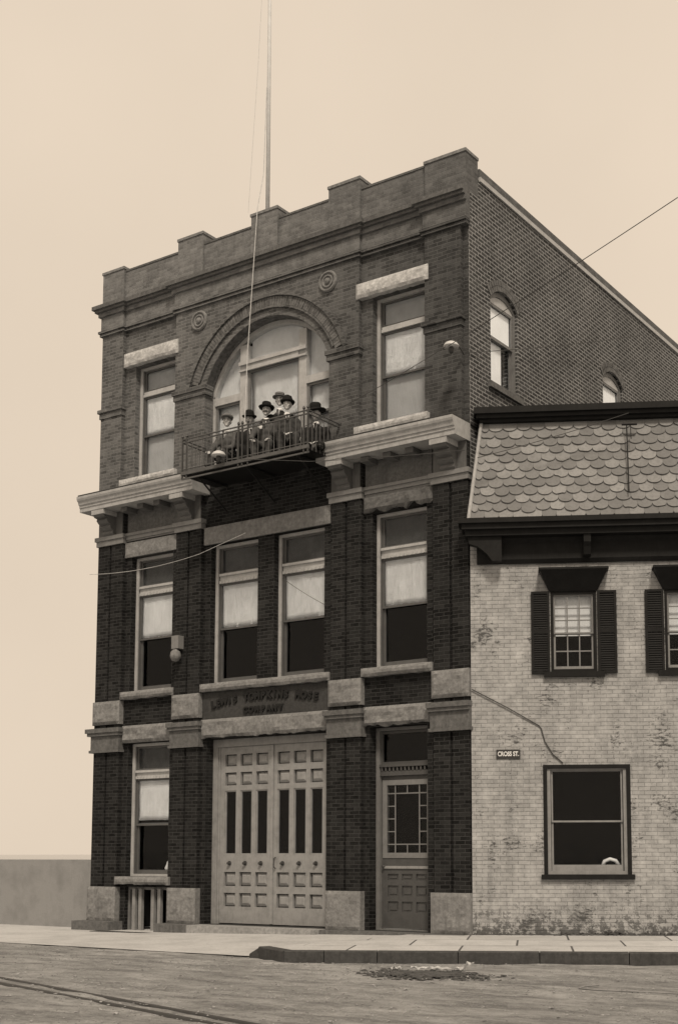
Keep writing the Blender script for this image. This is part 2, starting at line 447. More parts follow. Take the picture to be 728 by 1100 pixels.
# piers, ground and second floor
def pier(x0, x1, left_end=False, right_end=False):
    g = .028; c = (x0 + x1) / 2
    p = make('pier', B((x0, c - g, 0, .0985, .0, 9.1), (c + g, x1, 0, .0985, .0, 9.1), (c - g, c + g, .05, .0985, .0, 9.1)), M['brick_low'], FH)
    xl = .16 if left_end else .1; xr = .1 if not right_end else .05
    bm = B((x0 - xl, x1 + xr, -.13, .098, 4.12, 4.215), (x0 - xl * .75, x1 + xr * .75, -.10, .098, 4.05, 4.119),
           (x0 - .05, x1 + .04, -.05, .098, 3.74, 4.049), (x0 - .08, x1 + .06, -.075, .098, 3.68, 3.739))
    make('capital', bm, M['stone_dark'], p)
    rockobj('stone_block', (x0 - .03, x1 + .02, -.03, .098, 4.30, 4.82), M['stone'], p, amp=.05)
    rockobj('plinth', (x0 - .05, x1 + .03, -.05, .0981, .0, .735), M['stone'], p, amp=.035)
    # cap band under the console
    bm = B((x0 - .06, x1 + .05, -.07, .098, 8.49, 8.58), (x0 - .03, x1 + .03, -.04, .098, 8.37, 8.489))
    make('cap_band', bm, M['trim_mid'], p)
    # console bracket: stepped scroll
    cc = (x0 + x1) / 2; w = .16
    prof = [(0, 8.585), (-.07, 8.585), (-.11, 8.62), (-.10, 8.68), (-.14, 8.70), (-.19, 8.75), (-.17, 8.80), (-.24, 8.83), (-.30, 8.89), (-.28, 8.93), (-.37, 8.95), (-.40, 9.0), (-.40, 9.10), (0, 9.10)]
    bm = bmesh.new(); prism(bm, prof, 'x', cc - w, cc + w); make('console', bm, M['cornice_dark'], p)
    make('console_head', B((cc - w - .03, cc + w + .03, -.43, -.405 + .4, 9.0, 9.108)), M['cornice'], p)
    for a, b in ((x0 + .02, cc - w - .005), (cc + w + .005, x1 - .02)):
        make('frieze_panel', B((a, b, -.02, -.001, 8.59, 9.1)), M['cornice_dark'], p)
    return p
for i, (x0, x1) in enumerate(PIERS): pier(x0, x1, i == 0, i == 3)
# steps at the pier feet
make('pier_step', B((-9.98, -8.85, -.33, .099, -.3, -.003)), M['stone_dark'], FH)
make('pier_step', B((-7.5, -6.56, -.33, .099, -.3, -.003)), M['stone_dark'], FH)
make('door_sill', B((-6.55, -3.25, -.36, .42, -.3, -.006)), stone_mat('worn sill stone', .33), FH)
make('stone_kerb', B((-3.24, -.02, -.22, .5, -.3, -.004)), M['stone_dark'], FH)

# bay stonework
def lint(x0, x1, z0, z1, mat='stone', y=.04, **kw):
    return rockobj('lintel', (x0, x1, y, .0985, z0, z1), M[mat], FH, **kw)
lint(-8.93, -7.39, 3.87, 4.25, amp=.06)
lint(-6.60, -3.22, 3.85, 4.25, amp=.05, ragged=.05)
lint(-2.40, -.83, 3.87, 4.25, amp=.07, ragged=.06)
for x0, x1 in ((-8.97, -7.37), (-6.6, -3.19), (-2.42, -.79)):
    rockobj('sill', (x0, x1, -.02, .20, 4.83, 4.998), M['stone'], FH, amp=.05, ragged=.02)
rockobj('sill', (-8.97, -7.37, -.06, .2, .79, .96), M['stone'], FH, amp=.05, ragged=.03)
lint(-8.97, -7.40, 8.035, 8.37, y=.05, amp=.02, mat='stone')
lint(-6.60, -3.22, 8.005, 8.38, y=.05, amp=.02, mat='stone')
lint(-2.41, -.80, 8.07, 8.40, y=.05, amp=.07, ragged=.09, mat='stone_dark')
for x0, x1 in ((-8.92, -7.42), (-2.38, -.83)):
    make('moulding', B((x0, x1, .0, .099, 8.52, 8.58), (x0, x1, .03, .099, 8.44, 8.519), (x0, x1, .06, .099, 8.405, 8.439)), M['trim_mid'], FH)
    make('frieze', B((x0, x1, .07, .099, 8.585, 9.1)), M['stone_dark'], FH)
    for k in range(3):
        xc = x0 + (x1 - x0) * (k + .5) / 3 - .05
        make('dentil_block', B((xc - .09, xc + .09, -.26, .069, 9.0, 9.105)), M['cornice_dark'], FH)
# belt cornice, two lengths either side of the balcony
for x0, x1 in ((-9.93, -6.50), (-3.22, .0)):
    le = 0.10 if x0 < -9 else .02
    prof = [(.099, 9.112), (-.44, 9.112), (-.44, 9.20), (-.46, 9.21), (-.46, 9.26), (-.485, 9.27), (-.50, 9.33), (-.53, 9.36), (-.545, 9.40), (-.545, 9.45), (.099, 9.452)]
    bm = bmesh.new(); prism(bm, prof, 'x', x0, x1)
    if x0 < -9:  # return on the left
        pass
    make('cornice', bm, M['cornice'], FH)
    make('cornice_flashing', B((x0 + .01, x1 - .01, -.52, .098, 9.456, 9.49)), M['roofing'], FH)
# ------- third floor
for x0, x1 in ((-9.8, -9.13), (-.94, -.13)):
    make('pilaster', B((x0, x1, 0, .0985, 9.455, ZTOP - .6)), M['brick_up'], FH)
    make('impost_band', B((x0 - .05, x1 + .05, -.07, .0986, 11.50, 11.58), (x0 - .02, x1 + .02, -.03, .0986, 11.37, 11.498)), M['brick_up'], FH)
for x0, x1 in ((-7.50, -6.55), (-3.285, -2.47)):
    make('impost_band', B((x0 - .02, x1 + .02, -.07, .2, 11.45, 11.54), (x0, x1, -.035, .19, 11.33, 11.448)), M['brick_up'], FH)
for x0, x1 in ((-9.06, -7.39), (-2.55, -.85)):
    lint(x0, x1, 12.45, 12.76, mat='stone_light', y=-.03, amp=.035, ragged=.02)
    rockobj('sill', (x0 + .0, x1 + .02, -.10, .2, 9.66, 9.8), M['stone_light'], FH, amp=.03)
a2 = math.asin((11.54 - AZ) / 2.2)
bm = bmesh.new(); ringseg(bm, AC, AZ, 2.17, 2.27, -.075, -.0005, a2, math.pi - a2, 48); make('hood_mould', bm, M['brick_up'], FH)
a3 = math.asin((11.545 - AZ) / 1.95)
bm = bmesh.new(); voussoirs(bm, AC, AZ, 1.97, 2.165, -.035, -.0005, a3, math.pi - a3, 74); make('arch_ring', bm, M['voussoir'], FH)
a4 = math.asin((11.545 - AZ) / AR)
bm = bmesh.new(); voussoirs(bm, AC, AZ, AR - .01, 1.93, .01, .2, a4, math.pi - a4, 66); 
for v in bm.verts: pass
make('arch_ring', bm, M['voussoir'], FH)
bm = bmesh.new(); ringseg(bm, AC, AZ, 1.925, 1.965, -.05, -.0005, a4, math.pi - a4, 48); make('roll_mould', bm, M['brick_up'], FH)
for cx in (-6.77, -3.26):
    bm = bmesh.new()
    prof = [(.225, .002), (.225, -.03), (.205, -.06), (.18, -.06), (.165, -.02), (.14, -.02), (.13, -.055), (.105, -.055), (.09, -.02), (.07, -.025), (.055, -.07), (.02, -.09), (.004, -.09)]
    lathe(bm, prof, (cx, 0, 13.02), 'y', 28); make('medallion', bm, M['stone'], FH, smooth=False)
# crowning bands, following the breaks of the wall
SEG = [(-9.8, -9.13, 0), (-9.13, -7.48, .07), (-7.48, -2.5, 0), (-2.5, -.94, .07), (-.94, -.0, 0)]
def band(name, z0, z1, p, mat, cap=False, back=.0985):
    bm = bmesh.new()
    for i, (x0, x1, y) in enumerate(SEG):
        e = p if y == 0 else -p
        l = x0 - (p if i == 0 else (p if y == 0 else -p)); r = x1 + (p if y == 0 and i < 4 else (-p if y else min(p, .03)))
        box(bm, l + .0005 * i, r, y - p, back, z0, z1)
    return make(name, bm, M[mat], FH)
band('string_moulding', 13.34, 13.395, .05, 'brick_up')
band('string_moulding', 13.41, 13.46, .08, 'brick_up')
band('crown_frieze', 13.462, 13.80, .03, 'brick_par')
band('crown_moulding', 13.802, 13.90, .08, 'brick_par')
band('crown_cornice', 13.902, 13.96, .14, 'stone_dark')
band('crown_cornice', 13.962, 14.05, .19, 'stone_dark')
bm = bmesh.new()
MER = [(-9.83, -9.15, 14.90), (-7.46, -6.72, 15.07), (-5.34, -4.62, 15.05), (-3.27, -2.48, 15.05), (-.93, -.0, 14.86)]
box(bm, -9.78, -.02, .06, .42, 14.052, 14.78)
make('parapet', bm, M['brick_par'], FH)
make('parapet_coping', B((-9.76, -.04, .045, .435, 14.782, 14.825)), M['stone_dark'], FH)
for x0, x1, z in MER:
    o = make('parapet_pier', B((x0, x1, .0, .455, 14.053, z - .06)), M['brick_par'], FH)
    make('cap_stone', B((x0 - .02, x1 + .015, -.02, .47, z - .059, z)), M['stone'], o)

# ------- windows
def frame_ring(bm, x0, x1, z0, z1, y0, y1, w, wb=None, wt=None):
    wb = w if wb is None else wb; wt = w if wt is None else wt
    box(bm, x0, x0 + w, y0, y1, z0, z1); box(bm, x1 - w, x1, y0, y1, z0, z1)
    box(bm, x0 + w, x1 - w, y0, y1, z0, z0 + wb); box(bm, x0 + w, x1 - w, y0, y1, z1 - wt, z1)
def sash(parent, x0, x1, z0, z1, y, w=.05, wb=None, mat='sash', muntx=0, muntz=0):
    bm = bmesh.new(); frame_ring(bm, x0, x1, z0, z1, y, y + .04, w, wb)
    for k in range(muntx):
        xc = x0 + w + (x1 - x0 - 2 * w) * (k + 1) / (muntx + 1); box(bm, xc - .011, xc + .011, y + .005, y + .035, z0 + w, z1 - w)
    for k in range(muntz):
        zc = z0 + w + (z1 - z0 - 2 * w) * (k + 1) / (muntz + 1); box(bm, x0 + w, x1 - w, y + .006, y + .034, zc - .011, zc + .011)
    s = make('sash', bm, M[mat], parent)
    return make('pane', B((x0 + w * .6, x1 - w * .6, y + .018, y + .022, z0 + w * .6, z1 - w * .6)), M['glass'], parent)
def hang(parent, x0, x1, z0, z1, y, mat, wav=.012):
    bm = bmesh.new(); n = 14; m = 8; g = []
    sd = random.random() * 50
    for j in range(m + 1):
        g.append([bm.verts.new((x0 + (x1 - x0) * i / n, y + wav * noise.noise(Vector((i * .5 + sd, j * .35, 0))), z0 + (z1 - z0) * j / m + (.012 * noise.noise(Vector((i * .4, sd, 0))) if j == 0 else 0))) for i in range(n + 1)])
    for j in range(m):
        for i in range(n): bm.faces.new((g[j][i], g[j][i + 1], g[j + 1][i + 1], g[j + 1][i]))
    bmesh.ops.solidify(bm, geom=bm.faces[:], thickness=.004)
    return make('blind', bm, M[mat], parent, smooth=True)
def storey_window(x0, x1, z0, z1, zt0, zt1, zm, yf=.25, upper='blind', lower=None, transom='screen_dark', fringe=True, casing='frame', sashm='sash_dark', blind_z=None, label=None):
    bm = bmesh.new(); frame_ring(bm, x0 - .0, x1 + .0, z0, z1, yf, yf + .16, .068, .05, .06)
    w = make('window', bm, M[casing], FH, label=label)
    for a, b in ((x0 + .0685, x0 + .098), (x1 - .098, x1 - .0685)): make('sash_stop', B((a, b, yf + .03, yf + .16, z0 + .05, z1 - .06)), M['sash_dark'], w)
    a, b = x0 + .099, x1 - .099
    bm = B((a, b, yf + .005, yf + .14, zt0, zt0 + .06), (a, b, yf + .03, yf + .14, zt0 + .061, zt1))
    if fringe:
        n = 11
        for k in range(n):
            xc = a + (b - a) * (k + .5) / n; box(bm, xc - .017, xc + .017, yf - .012, yf + .004, zt0 + .002, zt0 + .052)
        box(bm, a, b, yf - .01, yf + .029, zt1 - .05, zt1)
    make('transom_bar', bm, M[casing], w)
    sash(w, a, b, zt1 + .001, z1 - .06, yf + .06, .04, mat=sashm)
    sash(w, a, b, zm - .03, zt0 - .001, yf + .05, .038, mat=sashm)
    sash(w, a, b, z0 + .05, zm + .03, yf + .095, .042, .09, mat=sashm)
    if transom: hang(w, a, b, zt1, z1 - .08, yf + .105, transom)
    if upper: hang(w, a + .02, b - .02, (blind_z or zm + .02), zt0 + .04, yf + .094, upper)
    if lower: hang(w, a + .02, b - .02, z0 + .05, (blind_z or zm + .02) - .004, yf + .142, lower)
    return w
storey_window(*WL, .962, 3.858, 3.08, 3.27, 2.09, blind_z=2.18, casing='frame')
for (x0, x1) in (WL, WC1, WC2):
    storey_window(x0, x1, 5.0, 8.0 if x0 > -7 else 8.03, 7.17, 7.38, 6.2)
storey_window(*WR, 5.0, 8.06, 7.17, 7.38, 6.22)
storey_window(*WL, 9.802, 12.438, 11.76, 11.88, 10.86, upper='blind', lower='blind_grey', transom='screen', fringe=False)
storey_window(*WR, 9.802, 12.458, 11.76, 11.88, 10.86, upper='blind', lower='blind_grey', transom='screen', fringe=False)
# cellar window under the ground floor window
bm = bmesh.new(); frame_ring(bm, -8.8, -7.54, -.26, .735, .2, .3, .06)
cw = make('cellar_window', bm, M['sash'], FH)
for x in (-8.55, -8.36, -7.99, -7.80):
    make('post', B((x - .045, x + .045, .12, .2, -.25, .5 + .2)), M['plank'], cw)
# arched window
bm = bmesh.new()
ri = AR - .001
ai = math.asin((11.33 - AZ) / ri)
ringseg(bm, AC, AZ, ri - .09, ri, .28, .44, ai, math.pi - ai, 40)
xl, xr = AC - ri * math.cos(ai), AC + ri * math.cos(ai)
box(bm, xl, xl + .1, .28, .44, 9.72, 11.335); box(bm, xr - .1, xr, .28, .44, 9.72, 11.335)
box(bm, xl + .1, xr - .1, .28, .44, 9.72, 9.82)
AW = make('arched_window', bm, M['frame'], FH, label='large arched top storey window behind the balcony')
M1, M2 = (-5.82, -5.62), (-4.22, -4.02)
zt = lambda x: AZ + math.sqrt((ri - .085) ** 2 - (x - AC) ** 2)
for a, b in (M1, M2):
    make('mullion', B((a, b, .26, .44, 9.821, zt(a if a < AC else b) + .0)), M['frame'], AW)
make('transom_bar', B((M1[1], M2[0], .23, .44, 11.74, 11.93), (M1[0] - .0, M2[1] + .02, .20, .262, 11.86, 11.935), (M1[0], M2[1] + .02, .21, .258, 11.72, 11.76)), M['frame'], AW)
make('transom_bar', B((xl + .1, M1[0], .26, .44, 11.12, 11.28)), M['frame'], AW)
make('transom_bar', B((M2[1], xr - .1, .26, .44, 11.12, 11.28)), M['frame'], AW)
def archpane(x0, x1, z0, off, y, t, mat, name, n=12):
    pts = [(x0, z0), (x1, z0)]
    for i in range(n + 1):
        x = x1 + (x0 - x1) * i / n; r = ri - off; d = max(0, r * r - (x - AC) ** 2)
        pts.append((x, max(z0 + .01, AZ + math.sqrt(d))))
    bm = bmesh.new(); prism(bm, pts, 'y', y, y + t); return make(name, bm, mat, AW)
XL, XR = xl + .1, xr - .1
for x0, x1, z in ((XL, M1[0], 11.28), (M1[1], M2[0], 11.93), (M2[1], XR, 11.28)):
    archpane(x0, x1, z, .085, .36, .004, M['glass'], 'pane')
    archpane(x0, x1, z, .085, .42, .004, M['screen'], 'blind')
for x0, x1, z1 in ((XL, M1[0], 11.12), (M1[1], M2[0], 11.74), (M2[1], XR, 11.12)):
    sash(AW, x0 + .002, x1 - .002, (9.82 + z1) / 2 - .02 if x1 - x0 < 1 else 9.821, z1 - .001, .30, .05)
    if x1 - x0 < 1: sash(AW, x0 + .002, x1 - .002, 9.821, (9.82 + z1) / 2 + .02, .35, .05)
    hang(AW, x0 + .02, x1 - .02, 10.55 if x1 - x0 > 1 else 10.45, z1 + .02, .42, 'blind')
    hang(AW, x0 + .02, x1 - .02, 9.83, 10.546 if x1 - x0 > 1 else 10.446, .43, 'blind_grey')
make('window_board', B((-6.6, -3.24, -.02, .27, 9.60, 9.715)), M['stone_light'], FH)
# side windows
def side_window(y0, y1, zb, zs, zc):
    pts, (cy, cz, r, a) = segtop(y0 + .001, y1 - .001, zb, zs, zc)
    inner, _ = segtop(y0 + .06, y1 - .06, zb + .07, zs - .03, zc - .10)
    bm = bmesh.new(); slab(bm, pts, [inner], 'x', -.20, -.055)
    w = make('side_window', bm, M['sash'], FH)
    def ring(z0, z1, x):
        bm = bmesh.new(); a_, b_ = y0 + .07, y1 - .07
        box(bm, x, x + .035, a_, a_ + .045, z0, z1); box(bm, x, x + .035, b_ - .045, b_, z0, z1)
        box(bm, x, x + .035, a_ + .045, b_ - .045, z0, z0 + .06); box(bm, x, x + .035, a_ + .045, b_ - .045, z1 - .05, z1)
        make('sash', bm, M['sash'], w); make('pane', B((x + .012, x + .016, a_ + .03, b_ - .03, z0 + .03, z1 - .03)), M['glass'], w)
    zm = (zb + zc) / 2
    ring(zm - .03, zs - .05, -.115); ring(zb + .07, zm + .02, -.16)
    make('transom_panel', B((-.145, -.075, y0 + .06, y1 - .06, zs - .05, zc - .06)), M['frame'], w)
    bm = B((-.137, -.134, y0 + .115, y1 - .115, zm + .03, zs - .10)); make('blind', bm, M['blind'], w)  # pale sheet: sky reflected in the glass, put in as colour
    bm = B((-.177, -.174, y0 + .115, (y0 + y1) / 2 + .16, zb + .13, zm - .03)); make('backing', bm, M['blind'], w)  # lower pale sheet, likewise painting the reflected sky
side_window(.90, 1.98, 10.501, 12.24, 12.478)
side_window(6.0, 7.08, 10.501, 12.24, 12.478)

# ------- engine doors
bm = bmesh.new()
x0, x1 = DOOR; fz = 3.838
box(bm, x0, x0 + .13, .33, .45, 0, fz); box(bm, x1 - .13, x1, .33, .45, 0, fz); box(bm, x0 + .13, x1 - .13, .33, .45, fz - .16, fz)
box(bm, x0 + .13, x0 + .17, .37, .45, 0, fz - .16); box(bm, x1 - .17, x1 - .13, .37, .45, 0, fz - .16)
df = make('door_frame', bm, M['door'], FH)
xm = (x0 + x1) / 2
rows = [(3.27, 3.52, 'p'), (2.87, 3.14, 'p'), (1.43, 2.76, 'g'), (.78, 1.07, 'p'), (.36, .64, 'p')]
def leaf(a, b, flip):
    L = b - a; cols = []
    outer, inner = .12, .12
    n = 3; gap = .105; cw_ = (L - outer - inner - 2 * gap) / 3
    for k in range(3): cols.append((a + outer + k * (cw_ + gap), a + outer + k * (cw_ + gap) + cw_))
    bm = bmesh.new()
    holes = [rect(c0, c1, z0, z1) for c0, c1 in cols for z0, z1, t in rows]
    slab(bm, rect(a, b, .02, fz - .165), holes, 'y', .38, .45)
    d = make('door_leaf', bm, M['door'], FH)
    for c0, c1 in cols:
        for z0, z1, t in rows:
            if t == 'p':
                bm = bmesh.new(); e = .075
                # raised and fielded panel
                y_b, y_f = .435, .405
                outerv = [bm.verts.new((x, y_b, z)) for x, z in rect(c0 + .022, c1 - .022, z0 + .022, z1 - .022)]
                innerv = [bm.verts.new((x, y_f, z)) for x, z in rect(c0 + e, c1 - e, z0 + e, z1 - e)]
                for i in range(4): bm.faces.new((outerv[i], outerv[(i + 1) % 4], innerv[(i + 1) % 4], innerv[i]))
                bm.faces.new(innerv)
                bk = [bm.verts.new((x, .492, z)) for x, z in rect(c0 + .022, c1 - .022, z0 + .022, z1 - .022)]
                for i in range(4): bm.faces.new((outerv[i], bk[i], bk[(i + 1) % 4], outerv[(i + 1) % 4]))
                bm.faces.new(bk[::-1])
                box(bm, c0 - .01, c1 + .01, .4925, .50, z0 - .01, z1 + .01)
                make('panel', bm, M['door'], d)
            else:
                bm = bmesh.new(); frame_ring(bm, c0, c1, z0, z1, .395, .43, .025); make('glazing_bead', bm, M['door'], d)
                make('pane', B((c0 + .02, c1 - .02, .41, .414, z0 + .02, z1 - .02)), M['glass'], d)
        cx = (c0 + c1) / 2
        bm = bmesh.new(); lathe(bm, [(.045, .001), (.045, -.01), (.025, -.02), (.02, -.035), (.032, -.05), (.028, -.07), (.004, -.075)], (cx, .38, 1.25), 'y', 12)
        tube(bm, [(cx - .03, .365, 1.29), (cx + .03, .36, 1.29), (cx - .03, .355, 1.24), (cx + .03, .36, 1.2)], .008, 6)
        make('rosette', bm, M['iron'], d)
    return d
leaf(x0 + .175, xm - .006, 0); leaf(xm + .006, x1 - .175, 1)
bm = B((xm - .035, xm + .035, .355, .379, .03, fz - .17)); make('astragal', bm, M['door'], FH)
bm = bmesh.new(); tube(bm, [(xm + .1, .37, 1.15), (xm + .1, .32, 1.17), (xm + .1, .32, 1.35), (xm + .1, .37, 1.37)], .012, 6); make('door_handle', bm, M['iron'], FH)
# ------- entry door
ex0, ex1 = WR[0] - .07, WR[1]
bm = bmesh.new(); frame_ring(bm, ex0, ex1, 0, 3.858, .33, .45, .08, .02, .06)
ed = make('entry_frame', bm, M['sash'], FH)
bm = B((ex0 + .08, ex1 - .08, .345, .45, 2.93, 3.02), (ex0 + .08, ex1 - .08, .32, .44, 3.10, 3.15))
for k in range(13):
    xc = ex0 + .13 + (ex1 - ex0 - .26) * k / 12; box(bm, xc - .018, xc + .018, .335, .44, 3.021, 3.098)
make('transom_bar', bm, M['door_dark'], ed)
sash(ed, ex0 + .08, ex1 - .08, 3.151, 3.79, .38, .05, mat='door_dark')
lx0, lx1 = ex0 + .09, ex1 - .09
gx0, gx1, gz0, gz1 = lx0 + .13, lx1 - .13, 1.45, 2.76
cw_ = (lx1 - lx0 - .26 - .16) / 3
pc = [(lx0 + .13 + k * (cw_ + .08), lx0 + .13 + k * (cw_ + .08) + cw_) for k in range(3)]
prow = [(.34, .54), (.64, .84), (.94, 1.06)]
bm = bmesh.new(); slab(bm, rect(lx0, lx1, .03, 2.925), [rect(gx0, gx1, gz0, gz1)] + [rect(a, b, c, d) for a, b in pc for c, d in prow], 'y', .41, .455)
ld = make('entry_door', bm, M['door_dark'], FH)
bm = bmesh.new()
frame_ring(bm, lx0 + .02, lx1 - .02, gz0 - .09, gz1 + .09, .396, .4095, .1)
M['door_mid'] = paint_mat('side door frame paint', .19, .5, .5)
make('glazing_surround', bm, M['door_mid'], ld)
make('pane', B((gx0, gx1, .43, .434, gz0, gz1)), M['glass'], ld)
bm = bmesh.new(); bw = .17
for x in (gx0 + bw, gx1 - bw): box(bm, x - .011, x + .011, .412, .428, gz0, gz1)
for z in (gz0 + bw, gz1 - bw): box(bm, gx0, gx1, .413, .427, z - .011, z + .011)
for k in range(1, 4):
    z = gz0 + bw + (gz1 - gz0 - 2 * bw) * k / 4
    box(bm, gx0, gx0 + bw, .414, .426, z - .01, z + .01); box(bm, gx1 - bw, gx1, .414, .426, z - .01, z + .01)
for k in (1,):
    x = (gx0 + gx1) / 2
    box(bm, x - .01, x + .01, .414, .426, gz0, gz0 + bw); box(bm, x - .01, x + .01, .414, .426, gz1 - bw, gz1)
make('glazing_bars', bm, M['door_mid'], ld)
for a, b in pc:
    for c, d in prow:
        make('panel', B((a, b, .435, .45, c, d), (a + .04, b - .04, .42, .434, c + .04, d - .04)), M['door_dark'], ld)
make('door_molding', B((lx0 + .05, lx1 - .05, .385, .409, 1.16, 1.21)), M['door'], ld)
bm = bmesh.new(); lathe(bm, [(.03, 0), (.03, -.02), (.012, -.03), (.03, -.06), (.004, -.08)], (lx0 + .06, .41, 1.2), 'y', 12); make('door_knob', bm, M['iron'], ld)

# ------- inscription
def glyph(bm, ch, size, x, z, y, rot, ext=.025, scale_x=1.0):
    cu = bpy.data.curves.new('t', 'FONT'); cu.body = ch; cu.size = size; cu.extrude = ext; cu.offset = .012 * size / .2
    cu.align_x = 'CENTER'
    o = bpy.data.objects.new('t', cu); COL.objects.link(o)
    dg = bpy.context.evaluated_depsgraph_get(); me = bpy.data.meshes.new_from_object(o.evaluated_get(dg))
    mt = Matrix.Translation((x, y, z)) @ Matrix.Rotation(rot, 4, 'Y') @ Matrix.Rotation(R(90), 4, 'X') @ Matrix.Diagonal((scale_x, 1, 1, 1))
    me.transform(mt); bm.from_mesh(me)
    bpy.data.objects.remove(o); bpy.data.curves.remove(cu); bpy.data.meshes.remove(me)
M['panel'] = stone_mat('sooty name panel', .06)
make('inscription_panel', B((-6.58, -3.22, .075, .0985, 4.258, 4.826)), M['panel'], FH)
ip = bpy.data.objects['inscription_panel']
n = 19; RA = 8.0; xc = -4.92; i = 0
for word in ('LEWIS', 'TOMPKINS', 'HOSE'):
    bm = bmesh.new()
    for ch in word:
        s_ = (i - (n - 1) / 2) * .150; t = s_ / RA
        glyph(bm, ch, .205, xc + RA * math.sin(t), 4.60 - RA * (1 - math.cos(t)), .063, t, scale_x=.95); i += 1
    i += 1
    make('inscription', bm, M['letter'], ip)
bm = bmesh.new()
for i, ch in enumerate('COMPANY'): glyph(bm, ch, .17, xc + (i - 3) * .155, 4.33, .063, 0, scale_x=.95)
make('inscription', bm, M['letter'], ip)

# ------- balcony
bx0, bx1, by = -6.24, -2.96, -1.02
bal = make('balcony', B((bx0, bx1, by + .02, -.002, 9.20, 9.26)), M['black'], FH, label='narrow iron railed balcony under the arched window')
make('floor_edge', B((bx0 - .02, bx1 + .02, by - .03, by + .019, 9.21, 9.28), (bx0 - .02, bx1 + .02, by - .01, by + .018, 9.12, 9.15)), M['iron_grey'], bal)
bm = bmesh.new()
for z in (9.97, 9.90):
    tube(bm, [(bx0, by, z), (bx1, by, z)], .017, 8); 
    tube(bm, [(bx0, by, z), (bx0, -.02, z)], .015, 8); tube(bm, [(bx1, by, z), (bx1, -.02, z)], .015, 8)
tube(bm, [(bx0, by, 9.33), (bx1, by, 9.33)], .012, 6)
make('top_rail', bm, M['iron_grey'], bal)
bm = bmesh.new(); k = 0; x = bx0 + .14
while x < bx1 - .05:
    tube(bm, [(x, by, 9.27), (x, by, 9.905)], .0085, 6); x += .135
y = by + .13
while y < -.05:
    for xx in (bx0, bx1): tube(bm, [(xx, y, 9.2), (xx, y, 9.90)], .008, 6)
    y += .125
make('balusters', bm, M['iron_grey'], bal)
for x in (bx0, bx0 + .12, -4.72, -4.62, -4.47, bx1 - .1, bx1):
    bm = bmesh.new(); tube(bm, [(x, by - .005, 9.15), (x, by - .005, 10.0)], .02, 8); lathe(bm, [(.01, 0), (.032, .02), (.02, .05), (.004, .07)], (x, by - .005, 10.0), 'z', 10); make('post', bm, M['iron'], bal)
for x in (-5.9, -4.6, -3.3):
    bm = bmesh.new(); tube(bm, [(x, -.01, 8.62), (x, -.92, 9.17)], .018, 8); tube(bm, [(x, -.01, 9.17), (x, -.95, 9.17)], .02, 8); make('bracket', bm, M['black'], bal)

# ------------------------------------------------------------------ flagpole on the roof
FP = thing('flagpole', 'tall pale flagpole rising from the firehouse roof behind the parapet', 'flagpole', (-5.52, .75, 13.75))
bm = bmesh.new(); tube(bm, [(0, 0, 0), (0, 0, 9.5)], .050, 12, .034); make('pole', bm, M['pole'], FP, smooth=True)
bm = bmesh.new(); lathe(bm, [(.02, 9.5), (.07, 9.56), (.09, 9.63), (.06, 9.70), (.01, 9.73)], (0, 0, 0)); make('finial', bm, M['pole'], FP, smooth=True)
bm = B((-.14, .14, -.14, .14, .001, .3)); make('foot', bm, M['wood_dark'], FP)
bm = bmesh.new()
tube(bm, [(.0, -.07, 4.6), (.30, -.5, 2.3), (.52, -.95, 1.25), (.77, -1.5, -2.2), (.95, -1.77, -3.85)], .009, 6)
make('halyard', bm, M['rope'], FP)
bm = bmesh.new(); tube(bm, [(-.04, -.07, 9.2), (-.02, -.35, 5.0), (.18, -.85, 1.3)], .004, 5); make('halyard', bm, M['rope'], FP)

# ------------------------------------------------------------------ overhead wires and lamps
def sag(p, q, s=.15, n=14):
    p, q = Vector(p), Vector(q)
    return [p.lerp(q, i / n) - Vector((0, 0, s * 4 * (i / n) * (1 - i / n))) for i in range(n + 1)]
def wire(p, q, label, s=.1, r=.007, mat='wire'):
    bm = bmesh.new(); tube(bm, sag(p, q, s), r, 5)
    return tag(make('overhead_wire', bm, M[mat], None), label, 'wire', 'overhead wires crossing the building fronts')
wire((5.38, -3, 10.94), (-.03, -.62, 10.72), 'wire slanting from the upper right sky down to the lamp on the right pier', .02)
wire((-.09, -.62, 10.72), (-3.0, -1.1, 9.62), 'wire running down leftwards from the lamp on the right pier to the balcony', .05)
wire((.03, .03, 10.80), (.3, 7.75, 13.76), 'nearly level wire across the upper side wall towards the right', .05)
wire((-5.0, -1.15, 9.33), (-2.84, -1.12, 8.90), 'wire under the balcony from its white lamp to the right cornice', .0)
wire((-2.84, -1.12, 8.90), (.32, -.62, 8.69), 'wire crossing just under the right half of the belt cornice', .02)
wire((-9.6, -.4, 7.66), (-6.22, -.5, 7.66), 'pale wire across the top of the left second storey window', .1, .006, 'rope')
wire((-6.22, -.5, 7.66), (-5.0, -.45, 7.95), 'pale wire rising across the lintel of the second storey middle windows', .0, .006, 'rope')
wire((-3.99, -.5, 6.88), (-2.95, -.5, 6.24), 'thin wire slanting over the white blind of the middle second storey window', .02, .005)
A28 = R(28.17)
def S2W(x, y, z): return (x * math.cos(A28) - y * math.sin(A28), x * math.sin(A28) + y * math.cos(A28), z)
wire(S2W(.2, -.45, 8.62), S2W(2.95, -.3, 9.42), 'wire rising across the scalloped slates of the mansard roof', .03)
